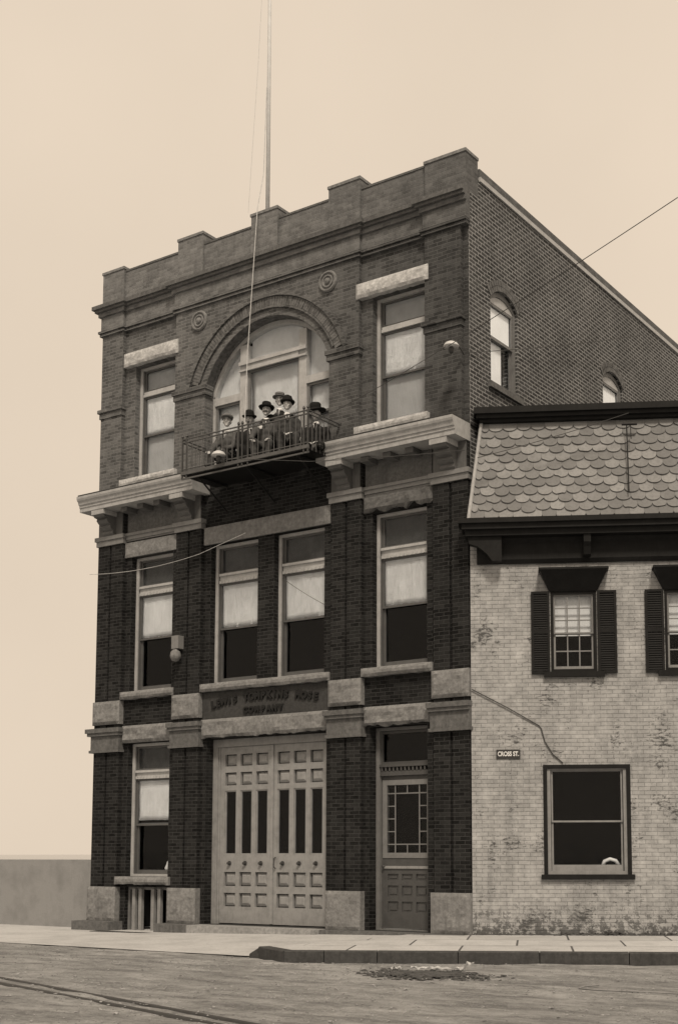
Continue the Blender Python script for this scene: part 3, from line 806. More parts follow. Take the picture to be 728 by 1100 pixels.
def shade_lamp(name, loc, label, toy):
    L = thing(name, label, 'lamp', loc)
    bm = bmesh.new(); lathe(bm, [(.15, 0), (.145, .02), (.11, .07), (.05, .1), (.01, .11)], (0, 0, .02), 'z', 20); make('shade', bm, M['white'], L, smooth=True)
    bm = bmesh.new(); lathe(bm, [(.02, .02), (.05, .0), (.055, -.05), (.03, -.1), (.01, -.11)], (0, 0, 0), 'z', 14); make('bulb', bm, M['iron'], L, smooth=True)
    bm = bmesh.new(); tube(bm, [(0, 0, .12), (0, .06, .17), (0, toy * .6, .12), (0, toy, .02)], .014, 8); make('bracket', bm, M['iron'], L)
    return L
shade_lamp('wall_lamp', (-.05, -.48, 10.74), 'white shaded lamp bracketed from the right pier of the top storey', .47)
shade_lamp('wall_lamp', (-5.12, -1.16, 9.38), 'white shaded lamp hung outside the balcony railing', .12)
# alarm box on the second pier
AB = thing('alarm_bell', 'pale box with a round bell fixed beside the left second storey window', 'alarm bell', (-7.18, -.02, 5.62))
make('bell_box', B((-.11, .09, -.15, .018, .18, .46)), M['trim_mid'], AB)
bm = bmesh.new(); lathe(bm, [(.004, -.13), (.07, -.11), (.11, -.05), (.12, .0), (.10, .08), (.05, .13), (.004, .14)], (-.01, -.12, .03), 'z', 20); make('bell', bm, M['stone'], AB, smooth=True)

# ------------------------------------------------------------------ corner house
CH = thing('corner_house', 'low whitewashed brick house with scalloped slate mansard roof, right of the firehouse', 'house', (0, 0, 0), A28)
def cobj(name, bm, mat, parent=None, **kw): return make(name, bm, M[mat] if isinstance(mat, str) else mat, parent or CH, **kw)
LW = (1.32, 2.87, 1.0, 3.03); UW = (1.49, 2.32, 4.72, 6.2); DX = 2.05
bm = bmesh.new()
slab(bm, rect(.035, 9, -.5, 7.18), [rect(*LW), rect(*UW), rect(UW[0] + DX, UW[1] + DX, UW[2], UW[3])], 'y', 0, .3)
cobj('front_wall', bm, 'brick_paint')
bm = bmesh.new(); prism(bm, [(.22, .301), (.5, .301), (4.58, 7.9), (4.3, 7.9)], 'z', -.5, 7.18); cobj('side_wall', bm, 'brick_side')
cobj('right_wall', B((8.7, 9, .301, 8, -.5, 7.18)), 'brick_paint')
cobj('back_wall', B((4.35, 9, 7.95, 8.2, -.5, 7.18)), 'brick_side')
bm = bmesh.new(); prism(bm, [(.55, .4), (8.6, .4), (8.6, 7.8), (4.5, 7.8)], 'z', 3.6, 3.75); cobj('upper_floor', bm, 'interior')
cobj('partition_wall', B((1.0, 8.6, 1.6, 1.7, -.3, 7.1)), 'interior')
cobj('lower_floor', B((.6, 8.6, .35, 1.6, -.3, -.2)), 'interior')
# cornice
ce = cobj('eave_cornice', B((-.16, 9, -.5, -.02, 7.40, 7.49), (-.10, 9, -.44, -.02, 7.30, 7.399), (-.04, 9, -.36, -.02, 7.19, 7.299)), 'black')
bm = bmesh.new(); prism(bm, [(-.002, 6.73), (-.05, 6.73), (-.09, 6.80), (-.09, 7.1), (-.14, 7.188), (-.002, 7.188)], 'x', .16, 9); cobj('frieze_board', bm, 'black', ce)
bm = bmesh.new()
prism(bm, [(.0, 7.188), (.62, 7.188), (.62, 6.735), (.45, 6.735), (.36, 6.86), (.20, 7.0), (.03, 7.06)], 'y', -.30, -.142); cobj('corner_bracket', bm, 'black', ce)
for x in (2.1, 4.1, 6.1):
    bm = bmesh.new(); prism(bm, [(-.142, 6.80), (-.20, 6.84), (-.26, 6.98), (-.32, 7.05), (-.33, 7.188), (-.142, 7.188)], 'x', x, x + .13); cobj('bracket', bm, 'black', ce)
# mansard roof body
def hull(bm, bot, top):
    n = len(bot); a = [bm.verts.new(p) for p in bot]; b = [bm.verts.new(p) for p in top]
    bm.faces.new(a[::-1]); bm.faces.new(b)
    for i in range(n): bm.faces.new((a[i], a[(i + 1) % n], b[(i + 1) % n], b[i]))
bm = bmesh.new()
zb, zt_, yb, yt = 7.492, 9.47, -.28, .22
hull(bm, [(.03, yb, zb), (9, yb, zb), (9, 8, zb), (4.45, 8, zb)], [(.26, yt, zt_), (9, yt, zt_), (9, 7.6, zt_), (4.25, 7.6, zt_)])
mr = cobj('mansard_roof', bm, 'roofing')
# scalloped slates
bm = bmesh.new(); tl = bm.faces.layers.float.new('tonef') if hasattr(bm.faces.layers, 'float') else None
rows_n = 12; rh = (zt_ - zb) / rows_n; tw = .262
sl = Vector((0, yt - yb, zt_ - zb)).normalized(); nrm = Vector((0, -sl.z, sl.y))
vc = bm.verts.layers.float.new('tone')
slen = math.hypot(yt - yb, zt_ - zb); rs = slen / rows_n
for r_ in range(rows_n):
    base = rs * r_
    xl_at = .03 + .23 * (base / slen) + .02
    i = 0
    x = xl_at - (tw / 2 if r_ % 2 else 0) 
    while x < 5.2:
        a, b = max(x, xl_at) + .001, x + tw - .001
        x += tw
        if b - a < .06: continue
        tone = random.random() ** 1.6; jit = random.gauss(0, .009) - (.035 if random.random() < .03 else 0); lift = random.uniform(.0, .010); chip = random.random() < .16; ck = random.randint(2, 6)
        n = 8; pts = []
        L_ = rs * 1.45 if r_ < rows_n - 1 else rs * .96
        pts.append((b, L_)); pts.append((a, L_))
        for k in range(n + 1):
            t = math.pi * k / n
            xx = (a + b) / 2 - (b - a) / 2 * math.cos(t)
            pts.append((xx, rs * .46 - rs * .52 * math.sin(t) + jit + (random.uniform(.01, .03) if chip and k in (ck, ck + 1) else 0)))
        f0, f1 = [], []
        for px_, s_ in pts:
            d = base + s_
            lift_b = .030 * (1 - s_ / (rs * 1.45)) + .004 + lift * (1 - s_ / L_)
            p = Vector((px_, yb, zb)) + sl * d + nrm * lift_b
            v = bm.verts.new(p); v[vc] = tone; f0.append(v)
            q = bm.verts.new(p - nrm * .012); q[vc] = 0; f1.append(q)
        bm.faces.new(f0)
        m = len(f0)
        for k in range(m): bm.faces.new((f0[k], f1[k], f1[(k + 1) % m], f0[(k + 1) % m]))
cobj('slates', bm, 'slate', mr)
bm = bmesh.new(); tube(bm, [(.02, yb - .03, zb - .0), (.25, yt - .03, zt_)], .035, 8); cobj('hip_roll', bm, 'cornice', mr)
cobj('top_cornice', B((.16, 9, .02, .5, 9.53, 9.60), (.12, 9, -.04, .5, 9.601, 9.72), (.22, 9, .10, .5, 9.472, 9.529)), 'black', mr)
bm = bmesh.new(); prism(bm, [(.5, .501), (9, .501), (9, 7.6), (4.35, 7.6)], 'z', 9.473, 9.66); cobj('flat_roof', bm, 'roofing', mr)
bm = bmesh.new()
box(bm, 2.45, 3.05, 1.3, 1.8, 9.662, 9.95, .02); box(bm, 2.55, 2.9, 1.35, 1.7, 9.952, 10.06, .03); box(bm, 1.95, 2.2, 1.3, 1.6, 9.662, 9.80, .02)
cobj('chimney', bm, 'black', mr)
bm = bmesh.new(); tube(bm, [(2.93, -.02, 9.28), (2.93, -.12, 8.75), (2.93, -.27, 7.95)], .012, 6)
tube(bm, [(3.0, -.02, 9.28), (3.0, -.1, 9.0)], .008, 6); tube(bm, [(2.84, -.02, 9.3), (3.12, -.02, 9.3)], .02, 6); cobj('cable', bm, 'black', mr)
# lower window
lw = cobj('window', (lambda bm: (frame_ring(bm, *LW, -.02, .14, .07), bm)[1])(bmesh.new()), 'black')
bm = bmesh.new(); frame_ring(bm, LW[0] + .07, LW[1] - .07, LW[2] + .07, LW[3] - .03, .01, .12, .06); cobj('casing', bm, 'plank', lw)
cobj('sill', B((LW[0] - .05, LW[1] + .05, -.07, -.021, LW[2] - .02, LW[2] + .07)), 'black', lw)
a, b = LW[0] + .14, LW[1] - .14
def csash(par, x0, x1, z0, z1, y, w, mat, mx=0, mz=0, wb=None):
    bm = bmesh.new(); frame_ring(bm, x0, x1, z0, z1, y, y + .035, w, wb)
    for k in range(mx):
        xc = x0 + w + (x1 - x0 - 2 * w) * (k + 1) / (mx + 1); box(bm, xc - .01, xc + .01, y + .004, y + .03, z0 + w, z1 - w)
    for k in range(mz):
        zc = z0 + w + (z1 - z0 - 2 * w) * (k + 1) / (mz + 1); box(bm, x0 + w, x1 - w, y + .005, y + .029, zc - .01, zc + .01)
    cobj('sash', bm, mat, par); cobj('pane', B((x0 + w * .5, x1 - w * .5, y + .014, y + .018, z0 + w * .5, z1 - w * .5)), 'glass', par)
csash(lw, a, b, 2.0, LW[3] - .09, .06, .03, 'plank'); csash(lw, a, b, LW[2] + .13, 2.03, .09, .035, 'plank', wb=.11)
# curled white object in the window
bm = bmesh.new(); tube(bm, [(2.36, .22, 1.2), (2.40, .22, 1.30), (2.50, .22, 1.34), (2.60, .22, 1.31), (2.66, .22, 1.22)], .035, 8)
tag(make('white_cat', bm, M['white'], None, smooth=True), 'small white curled shape on the inside sill of the big dark lower window', 'ornament')
o = bpy.data.objects['white_cat']; o.name = 'sill_ornament'; o.rotation_euler = (0, 0, A28)
bm = B((a, b, .14, .32, LW[2] + .1, 1.165)); cobj('inner_sill', bm, 'plank', lw)
# upper windows
def upper(dx):
    x0, x1, z0, z1 = UW[0] + dx, UW[1] + dx, UW[2], UW[3]
    bm = bmesh.new(); frame_ring(bm, x0, x1, z0, z1, .0, .13, .05); w = cobj('window', bm, 'black')
    csash(w, x0 + .055, x1 - .055, 5.42, z1 - .05, .04, .03, 'sash', 2, 2); csash(w, x0 + .055, x1 - .055, z0 + .05, 5.45, .08, .035, 'plank', 2, 1, wb=.06)
    bm = B((x0 + .06, x1 - .06, .16, .165, 5.40, z1 - .05)); cobj('blind', bm, 'blind_grey', w)
    # flared hood
    bm = bmesh.new()
    hull(bm, [(x0 - .02, -.03, 6.2), (x1 + .02, -.03, 6.2), (x1 + .02, -.001, 6.2), (x0 - .02, -.001, 6.2)],
         [(x0 - .19, -.30, 6.55), (x1 + .20, -.30, 6.55), (x1 + .20, -.001, 6.55), (x0 - .19, -.001, 6.55)])
    h = cobj('hood', bm, 'black', w); cobj('hood_top', B((x0 - .21, x1 + .22, -.32, -.002, 6.551, 6.59)), 'black', w)
    cobj('sill', B((x0 - .13, x1 + .13, -.09, -.002, 4.62, 4.715)), 'black', w)
    for s0, s1 in ((x0 - .35, x0 - .015), (x1 + .015, x1 + .36)):
        bm = bmesh.new(); frame_ring(bm, s0, s1, 4.68, 6.2, -.06, -.02, .045); box(bm, s0 + .045, s1 - .045, -.058, -.022, 5.42, 5.50)
        sh = cobj('shutter', bm, 'black', w)
        for za, zb2 in ((4.76, 5.40), (5.54, 6.14)):
            bm = bmesh.new(); z = za
            while z < zb2:
                prism(bm, [(-.055, z - .018), (-.05, z - .022), (-.027, z + .018), (-.032, z + .022)], 'x', s0 + .045, s1 - .045)
                z += .042
            cobj('louvres', bm, 'black', sh)
    return w
upper(0); upper(DX)
# street sign
SG = thing('street_sign', 'small dark enamel street sign lettered CROSS ST. on the whitewashed wall', 'sign', S2W(.70, -.012, 3.23), A28)
make('plate', B((-.215, .215, -.012, .010, -.082, .082)), M['sign'], SG)
bm = bmesh.new()
cu = bpy.data.curves.new('t', 'FONT'); cu.body = 'CROSS ST.'; cu.size = .115; cu.extrude = .003; cu.offset = .003; cu.align_x = 'CENTER'; cu.align_y = 'CENTER'
o = bpy.data.objects.new('t', cu); COL.objects.link(o)
me = bpy.data.meshes.new_from_object(o.evaluated_get(bpy.context.evaluated_depsgraph_get()))
wd = max(v.co.x for v in me.vertices) - min(v.co.x for v in me.vertices)
me.transform(Matrix.Translation((0, -.016, 0)) @ Matrix.Rotation(R(90), 4, 'X') @ Matrix.Diagonal((.38 / wd, 1, 1, 1))); bm.from_mesh(me); bpy.data.objects.remove(o)
make('lettering', bm, M['letter_white'], SG)
# cable down the wall and cracks
bm = bmesh.new()
pts = [S2W(.05, -.03, 4.42), S2W(.7, -.03, 4.07), S2W(1.26, -.02, 3.74), S2W(1.30, -.02, 3.68), S2W(1.36, -.02, 3.45), S2W(1.5, -.02, 3.22), S2W(1.68, -.02, 3.06)]
tube(bm, pts, .011, 6)
tag(make('wall_cable', bm, M['wire'], None), 'dark cable slanting down the whitewashed wall to the lower window', 'cable')

# ------------------------------------------------------------------ low wall on the left
bm = bmesh.new()
slab(bm, rect(-60, -9.80, -.6, 1.32), [], 'y', .3, .55)
lo = make('low_wall', bm, M['stucco'], None); tag(lo, 'plain grey low wall running left from the firehouse corner', 'wall')

# ------------------------------------------------------------------ ground
def gz(x): return max(-.200, .025 * min(0, x))
def structure(o): o['kind'] = 'structure'; return o
# pavement: back edge inside the buildings, front edge = kerb line
xs = [-60, -30, -15, -12, -9.4, -7, -5, -3.5, -2.2, -1.7, -1.52]
bm = bmesh.new(); F_, K_ = [], []
KH = -.165
def front_pt(x): return (x, -4.24)
line = []
for x in xs: line.append((x, -4.24 - .02 * math.sin(x * 1.3), KH + .004, x, 3.0 if x > -9.7 else .5, gz(x) - 0))
line.append((-1.30, -4.27, -.02, -1.1, 3.0, gz(-1.1)))
for lx in (-2.6, -2.0, 0, 2.5, 5, 9, 14):
    p = S2W(lx, -4.03, 0); q = S2W(lx + (.5 if lx < 0 else 0) + (2.6 if lx < 1 else 0), .2 if lx > -1 else .2, 0)
    line.append((p[0], p[1], -.005, q[0], q[1], 0))
NY = 10; g = []
for fx, fy, fz_, bx_, by_, bz_ in line:
    row = []
    for j in range(NY + 1):
        t = j / NY
        zt2 = fz_ + (bz_ - fz_) * min(1, t * (1.6 if fz_ < -.1 else 3)) if fz_ < -.03 else fz_ + (bz_ - fz_) * t
        row.append(bm.verts.new((fx + (bx_ - fx) * t, fy + (by_ - fy) * t, zt2)))
    g.append(row)
for a_, b_ in zip(g, g[1:]):
    for j in range(NY): bm.faces.new((a_[j], b_[j], b_[j + 1], a_[j + 1]))
structure(make('pavement', bm, M['walk'], None))
bm = bmesh.new()
kp = [(-1.52, -4.24), (-1.30, -4.27)] + [S2W(lx, -4.03, 0)[:2] for lx in (-2.6, -2.0, -1.2, 0, 1.2, 2.5, 3.8, 5, 7, 9, 11.5, 14)]
for (ax, ay), (bx2, by2) in zip(kp, kp[1:]):
    d = Vector((bx2 - ax, by2 - ay, 0)); L_ = d.length; d.normalize(); nn = Vector((-d.y, d.x, 0))
    first = ax < -1.4
    t0 = -.12 if first else -.001; t1 = -.02 if first else -.001
    A_ = Vector((ax, ay, 0)) + d * .006; B_ = Vector((bx2, by2, 0)) - d * .006
    jt = random.uniform(-.006, .006)
    vs = []
    for P_, tz in ((A_, t0), (B_, t1)):
        for off, z in ((-.02 + jt, -.4), (-.02 + jt, tz - .012), (-.008 + jt, tz + .002), (.16, tz + .004), (.16, -.4)):
            q = P_ + nn * off; vs.append(bm.verts.new((q.x, q.y, z)))
    for k in range(5): bm.faces.new((vs[k], vs[(k + 1) % 5], vs[5 + (k + 1) % 5], vs[5 + k]))
    bm.faces.new(vs[:5]); bm.faces.new(vs[5:][::-1])
M['kerb'] = stone_mat('sooty kerb stone', .07, streak=.5)
structure(make('kerb', bm, M['kerb'], None))
# road near the camera as a fine grid, then the wide ground sheet below
bm = bmesh.new(); nx, ny = 300, 200; g = []
X0, X1, Y0, Y1 = -14.0, 16.0, -14.0, -2.0 + 2
for j in range(ny + 1):
    row = []
    for i in range(nx + 1):
        x = X0 + (X1 - X0) * i / nx; y = Y0 + (Y1 - Y0) * j / ny
        e = min(1, min(i, nx - i, j, ny - j) / 6)
        z = -.178 + e * (.018 * noise.fractal(Vector((x * .5, y * 1.6, 0)), .8, 2, 5) + .016 * noise.noise(Vector((x * 2, y * 4, 1))))
        row.append(bm.verts.new((x, y, min(z, -.155 if y < -4.9 else -.166))))
    g.append(row)
for j in range(ny):
    for i in range(nx):
        c = g[j][i].co; ly = -c.x * math.sin(A28) + c.y * math.cos(A28)
        if (c.x < -1.6 and c.y > -4.1) or (c.x >= -1.6 and ly > -3.85 and c.y > -4.1): continue
        bm.faces.new((g[j][i], g[j][i + 1], g[j + 1][i + 1], g[j + 1][i]))
bmesh.ops.delete(bm, geom=[v for v in bm.verts if not v.link_faces], context='VERTS')
structure(make('road', bm, M['road'], None, smooth=True))
bm = bmesh.new(); bm.faces.new([bm.verts.new(p) for p in ((-60, -1500, -.215), (1500, -1500, -.215), (1500, 1500, -.215), (-9, 1500, -.215), (-9, 4, -.215), (-60, 4, -.215))])
structure(make('ground', bm, M['road'], None))
bm = bmesh.new(); bm.faces.new([bm.verts.new(p) for p in ((-4000, -4000, -1.6), (4000, -4000, -1.6), (4000, 4000, -1.6), (-4000, 4000, -1.6))])
structure(make('river', bm, M['river'], None))

# tram rails in the near road
for dy, lab in ((0, 'farther of the two dark tram rails in the near left road'), (-.28, 'nearer of the two dark tram rails in the near left road')):
    bm = bmesh.new(); d = Vector((1.83, -.55, 0)).normalized(); c = Vector((-.1, -9.24 + dy, 0)); nn = Vector((-d.y, d.x, 0))
    P0, P1 = c - d * 14, c + d * 16
    vs = []
    for P_ in (P0, P1):
        for off, z in ((-.03, -.22), (-.016, -.162), (-.01, -.155), (.01, -.155), (.016, -.162), (.03, -.22)):
            q = P_ + nn * off; vs.append(bm.verts.new((q.x, q.y, z)))
    for k in range(6): bm.faces.new((vs[k], vs[(k + 1) % 6], vs[6 + (k + 1) % 6], vs[6 + k]))
    bm.faces.new(vs[:6]); bm.faces.new(vs[6:][::-1])
    tag(make('tram_rail', bm, M['iron'], None), lab, 'rail', 'tram rails in the road')
# rubbish heap by the kerb
_q = bmesh.new(); bmesh.ops.create_icosphere(_q, subdivisions=1, radius=1)
ICO_V = [v.co.copy() for v in _q.verts]; ICO_F = [[v.index for v in f.verts] for f in _q.faces]; _q.free()
class Lumps:
    def __init__(s): s.v, s.f = [], []
    def add(s, c, r, sx=1, sy=1, sz=.5, seed=0):
        b = len(s.v)
        for v in ICO_V:
            k = 1 + .5 * noise.noise(v * 1.4 + Vector((seed * 3.1, 0, 0)))
            s.v.append((c[0] + v.x * r * sx * k, c[1] + v.y * r * sy * k, c[2] + v.z * r * sz * k))
        s.f += [[b + i for i in f] for f in ICO_F]
    def build(s, name, mat):
        me = bpy.data.meshes.new(name); me.from_pydata(s.v, [], s.f); me.materials.append(mat)
        o = bpy.data.objects.new(name, me); COL.objects.link(o); return o
LM = Lumps()
for k in range(1100):
    a = random.uniform(0, 6.28); d = abs(random.gauss(0, .55))
    x = 2.45 + math.cos(a) * d * .95; y = -5.3 + math.sin(a) * d * .62
    LM.add((x, y, -.172 + .03 * max(0, 1 - d)), random.uniform(.008, .032), random.uniform(.8, 2.6), random.uniform(.8, 1.8), .45, k)
M['dung'] = flat('dark sweepings', .075, .95, .1, .4)
tag(LM.build('debris_heap', M['dung']), 'dark flat heap of sweepings lying in the road near the kerb', 'debris')
LM = Lumps()
for k in range(900):
    lx = random.uniform(.1, 4.6); dpt = abs(random.gauss(0, .045))
    hgt = max(0, noise.noise(Vector((lx * 2.2, 1, 5)))) * .10 + (.05 if lx > 1.6 else 0)
    x, y, z = S2W(lx, -.02 - dpt, 0)
    LM.add((x, y, max(0, hgt - dpt) * random.random()), random.uniform(.008, .03), 1.3, 1.2, .7, k)
dt = LM.build('loose_dirt', M['dung']); dt['kind'] = 'stuff'
M['grit'] = flat('road grit', .27, .95, .1, .5)
LM = Lumps()
for k in range(6500):
    x = random.uniform(-9, 9); y = random.uniform(-12.5, -3.2)
    c_ = noise.noise(Vector((x * .5, y * 1.1, 4))); 
    if c_ < random.uniform(-.5, .35): continue
    ly = -x * math.sin(A28) + y * math.cos(A28)
    if (x < -1.4 and y > -4.4) or (x >= -1.4 and ly > -4.15): continue
    LM.add((x, y, -.160), random.uniform(.005, .015) * (1.8 if random.random() < .03 else 1), random.uniform(.8, 2), random.uniform(.8, 1.6), .5, k)
gr = LM.build('gravel', M['grit']); gr['kind'] = 'stuff'
for k, (x, y, rz, s, lab) in enumerate(((2.05, -4.75, .5, .20, 'crumpled pale paper scrap on the road at the left of the dark heap'), (2.36, -4.66, .9, .26, 'long pale paper scrap lying close to the kerb above the dark heap'),
        (2.62, -4.55, .2, .16, 'upturned pale paper scrap nearest the kerb'), (1.75, -4.95, .3, .10, 'tiny pale paper scrap left of the other litter'))):
    bm = bmesh.new(); n = 6; g = []
    for j in range(4):
        g.append([bm.verts.new(((i / n - .5) * s * 1.6, (j / 3 - .5) * s * .6, .03 + .05 * noise.noise(Vector((i * .7, j * .9, k * 3))) + (.08 if k == 2 and i > 3 else 0))) for i in range(n + 1)])
    for j in range(3):
        for i in range(n): bm.faces.new((g[j][i], g[j][i + 1], g[j + 1][i + 1], g[j + 1][i]))
    bmesh.ops.solidify(bm, geom=bm.faces[:], thickness=.004)
    o = tag(make('paper_scrap', bm, M['paper'], None), lab, 'paper', 'paper scraps by the kerb'); o.location = (x, y, -.165); o.rotation_euler = (0, 0, rz)
bm = bmesh.new(); tube(bm, [(5.12, -5.55, -.145), (5.0, -5.72, -.15), (5.05, -5.95, -.15), (5.3, -5.98, -.152), (5.8, -5.93, -.15), (6.3, -5.86, -.15), (6.8, -5.7, -.15)], .010, 6)
tag(make('rope', bm, M['plank'], None, smooth=True), 'pale rope end curling on the road at the right', 'rope')
# board lying before the cellar window
o = make('board', B((-8.95, -7.3, -.75, -.5, -.215, -.175)), M['wood_dark'], None); tag(o, 'dark board lying on the pavement before the cellar window', 'board')
# small white cup on the left ground floor window sill (inside)
bm = bmesh.new(); lathe(bm, [(.05, 0), (.065, .05), (.03, .13), (.015, .19), (.004, .2)], (0, 0, 0), 'z', 14)
o = make('ornament', bm, M['white'], None, smooth=True); o.location = (-7.86, .43, 1.09); tag(o, 'small white cone shaped object inside the left ground floor window', 'ornament')
make('inner_sill', B((-8.68, -7.66, .39, .56, .97, 1.088)), M['sash'], FH)

# ------------------------------------------------------------------ people
def skin(name, verts, edges, radii, mat, parent, extra=None, voxel=.012, sub=2):
    me = bpy.data.meshes.new('s'); me.from_pydata([Vector(v) for v in verts], edges, [])
    o = bpy.data.objects.new('s', me); COL.objects.link(o)
    m = o.modifiers.new('k', 'SKIN')
    for i, r in enumerate(radii):
        sv = me.skin_vertices[0].data[i]; sv.radius = (r, r) if isinstance(r, (int, float)) else r
    me.skin_vertices[0].data[0].use_root = True
    o.modifiers.new('u', 'SUBSURF').levels = sub
    me2 = bpy.data.meshes.new_from_object(o.evaluated_get(bpy.context.evaluated_depsgraph_get()))
    bpy.data.objects.remove(o)
    bm = bmesh.new(); bm.from_mesh(me2)
    if extra: extra(bm)
    me3 = bpy.data.meshes.new('r'); bm.to_mesh(me3); bm.free()
    o = bpy.data.objects.new('r', me3); COL.objects.link(o)
    rm = o.modifiers.new('m', 'REMESH'); rm.mode = 'VOXEL'; rm.voxel_size = voxel; rm.use_smooth_shade = True
    sm = o.modifiers.new('s', 'SMOOTH'); sm.factor = .5; sm.iterations = 1
    me4 = bpy.data.meshes.new_from_object(o.evaluated_get(bpy.context.evaluated_depsgraph_get()))
    bpy.data.objects.remove(o)
    me4.materials.clear(); me4.materials.append(mat)
    for p in me4.polygons: p.use_smooth = True
    r = bpy.data.objects.new(name, me4); COL.objects.link(r); r.parent = parent
    return r
def ell(bm, c, r, n=3):
    q = bmesh.ops.create_icosphere(bm, subdivisions=n, radius=1)
    for v in q['verts']: v.co = Vector((c[0] + v.co.x * r[0], c[1] + v.co.y * r[1], c[2] + v.co.z * r[2]))
HATS = {
 'bowler': [(.150, -.012), (.165, .0), (.160, .012), (.118, .008), (.116, .03), (.112, .07), (.095, .11), (.055, .135), (.01, .142)],
 'boater': [(.165, .0), (.165, .012), (.108, .013), (.108, .085), (.10, .09), (.01, .092)],
 'fedora': [(.175, -.01), (.18, .0), (.17, .012), (.112, .01), (.112, .05), (.10, .10), (.07, .115), (.03, .10), (.01, .098)],
 'cap': [(.122, -.01), (.138, .02), (.142, .045), (.12, .07), (.06, .085), (.01, .088)],
 'wide': [(.215, -.01), (.22, .0), (.20, .018), (.115, .02), (.115, .06), (.12, .12), (.09, .155), (.04, .165), (.01, .165)],
}
def person(label, loc, rz, headz, lean=0., suit='suit_a', hat='bowler', hatmat='felt', head_yaw=0., head_tilt=0., arms='lap', stand=False, moust=False, skirt=False, group='people on the balcony'):
    """loc: feet point on the balcony floor; headz: height of head centre above it."""
    P = thing('person', label, 'person', loc, rz, group); P.scale = (1.05, 1.05, 1.0)
    hz = headz; sh = hz - .30; ch = hz - .45
    if stand: hip = hz - .78
    else: hip = hz - .80
    hy = lean; py = .0
    k = max(.2, hip)   # hip height
    fx = .11
    if stand:
        kn = [(-fx, -.04, hip * .53), (fx, -.03, hip * .53)]; ft = [(-fx, .0, .06), (fx, .0, .06)]; toe = [(-fx, -.16, .04), (fx, -.16, .04)]
        py = 0.
    else:
        kn = [(-fx - .03, -.42, hip + .04), (fx + .05, -.42, hip + .02)]; ft = [(-fx - .02, -.40, .07), (fx + .05, -.44, .07)]; toe = [(-fx - .03, -.55, .04), (fx + .07, -.59, .04)]
    sx = .185
    if arms == 'lap':
        el = [(-.25, hy - .10, ch - .17), (.25, hy - .10, ch - .17)]; hd = [(-.08, hy - .30, ch - .24), (.08, hy - .31, ch - .23)]
    elif arms == 'knees':
        el = [(-.27, hy - .14, ch - .15), (.27, hy - .14, ch - .15)]; hd = [(-.15, hy - .38, ch - .27), (.17, hy - .38, ch - .27)]
    elif arms == 'shoulders':
        el = [(-.30, hy - .12, sh - .16), (.30, hy - .12, sh - .14)]; hd = [(-.27, hy - .30, sh - .30), (.24, hy - .30, sh - .30)]
    else:
        el = [(-.26, hy + .02, ch - .14), (.26, hy - .08, ch - .15)]; hd = [(-.22, hy - .12, ch - .36), (.12, hy - .32, ch - .16)]
    V = [(0, py, hip), (0, py * .6 + hy * .4, (hip + ch) / 2), (0, hy, ch + .05), (0, hy - .005, sh + .06), (0, hy - .012, sh + .14)]
    E_ = [(0, 1), (1, 2), (2, 3), (3, 4)]
    Rb = [(.06, .05), (.055, .05), (.05, .045), (.05, .045), .046]
    def add(chain, rad, root):
        prev = root
        for p, r in zip(chain, rad):
            V.append(p); Rb.append(r); E_.append((prev, len(V) - 1)); prev = len(V) - 1
    for s in (0, 1):
        sg = -1 if s == 0 else 1
        add([(sg * .10, py, hip), kn[s], ft[s], toe[s]], [.035, .03, .028, .025], 0)
        h = Vector(hd[s]); e = Vector(el[s]); dr = (h - e).normalized()
        add([(sg * sx * .8, hy, sh - .03), el[s], tuple(h)], [.026, .026, .022], 2)
    hdc = Vector((0, hy - .02, hz))
    def extra(bm):
        n0 = len(bm.verts)
        hb = bmesh.new()
        ell(hb, (0, 0, .02), (.077, .096, .10)); ell(hb, (0, -.025, -.045), (.058, .066, .072)); ell(hb, (0, -.098, -.012), (.013, .022, .026), 2)
        ell(hb, (0, -.10, -.028), (.017, .015, .011), 2); ell(hb, (0, -.086, -.062), (.026, .012, .009), 2); ell(hb, (0, -.078, -.098), (.026, .022, .02), 2)
        for s in (-1, 1):
            ell(hb, (s * .078, .012, -.005), (.012, .022, .033), 2); ell(hb, (s * .032, -.088, .03), (.022, .012, .009), 2); ell(hb, (s * .045, -.07, -.025), (.02, .02, .02), 2)
        rot = Matrix.Rotation(head_yaw, 4, 'Z') @ Matrix.Rotation(head_tilt, 4, 'X')
        hb.transform(Matrix.Translation(hdc) @ rot)
        tmp = bpy.data.meshes.new('h'); hb.to_mesh(tmp); hb.free(); bm.from_mesh(tmp)
        # hands: palm and five fingers
        for s in (0, 1):
            h = Vector(hd[s]); e = Vector(el[s]); d = (h - e).normalized(); sg = -1 if s == 0 else 1
            up = Vector((0, 0, 1)); side = d.cross(up).normalized(); nrm_ = side.cross(d)
            pc_ = h + d * .045
            tb = bmesh.new(); ell(tb, (0, 0, 0), (.038, .05, .017), 2)
            mt = Matrix((side, d, nrm_)).transposed().to_4x4(); mt.translation = pc_
            tb.transform(mt); tmp = bpy.data.meshes.new('h'); tb.to_mesh(tmp); tb.free(); bm.from_mesh(tmp)
            for f, (ox, ln) in enumerate(((-.028, .058), (-.010, .07), (.009, .066), (.027, .052))):
                b0 = pc_ + side * ox + d * .03; b1 = b0 + d * ln * .55 - nrm_ * .008; b2 = b1 + d * ln * .3 - nrm_ * .025
                tube(bm, [b0, b1, b2], .0095, 6, .0075)
            tb0 = pc_ - side * sg * .028 - d * .015; tube(bm, [tb0, tb0 - side * sg * .03 + d * .025, tb0 - side * sg * .03 + d * .055 - nrm_ * .01], .011, 6, .009)
    body = skin('body', V, E_, Rb, M['skin'], P, extra, .0085, 1)
    # suit: jacket, sleeves and trousers fused into one garment
    sb = bmesh.new()
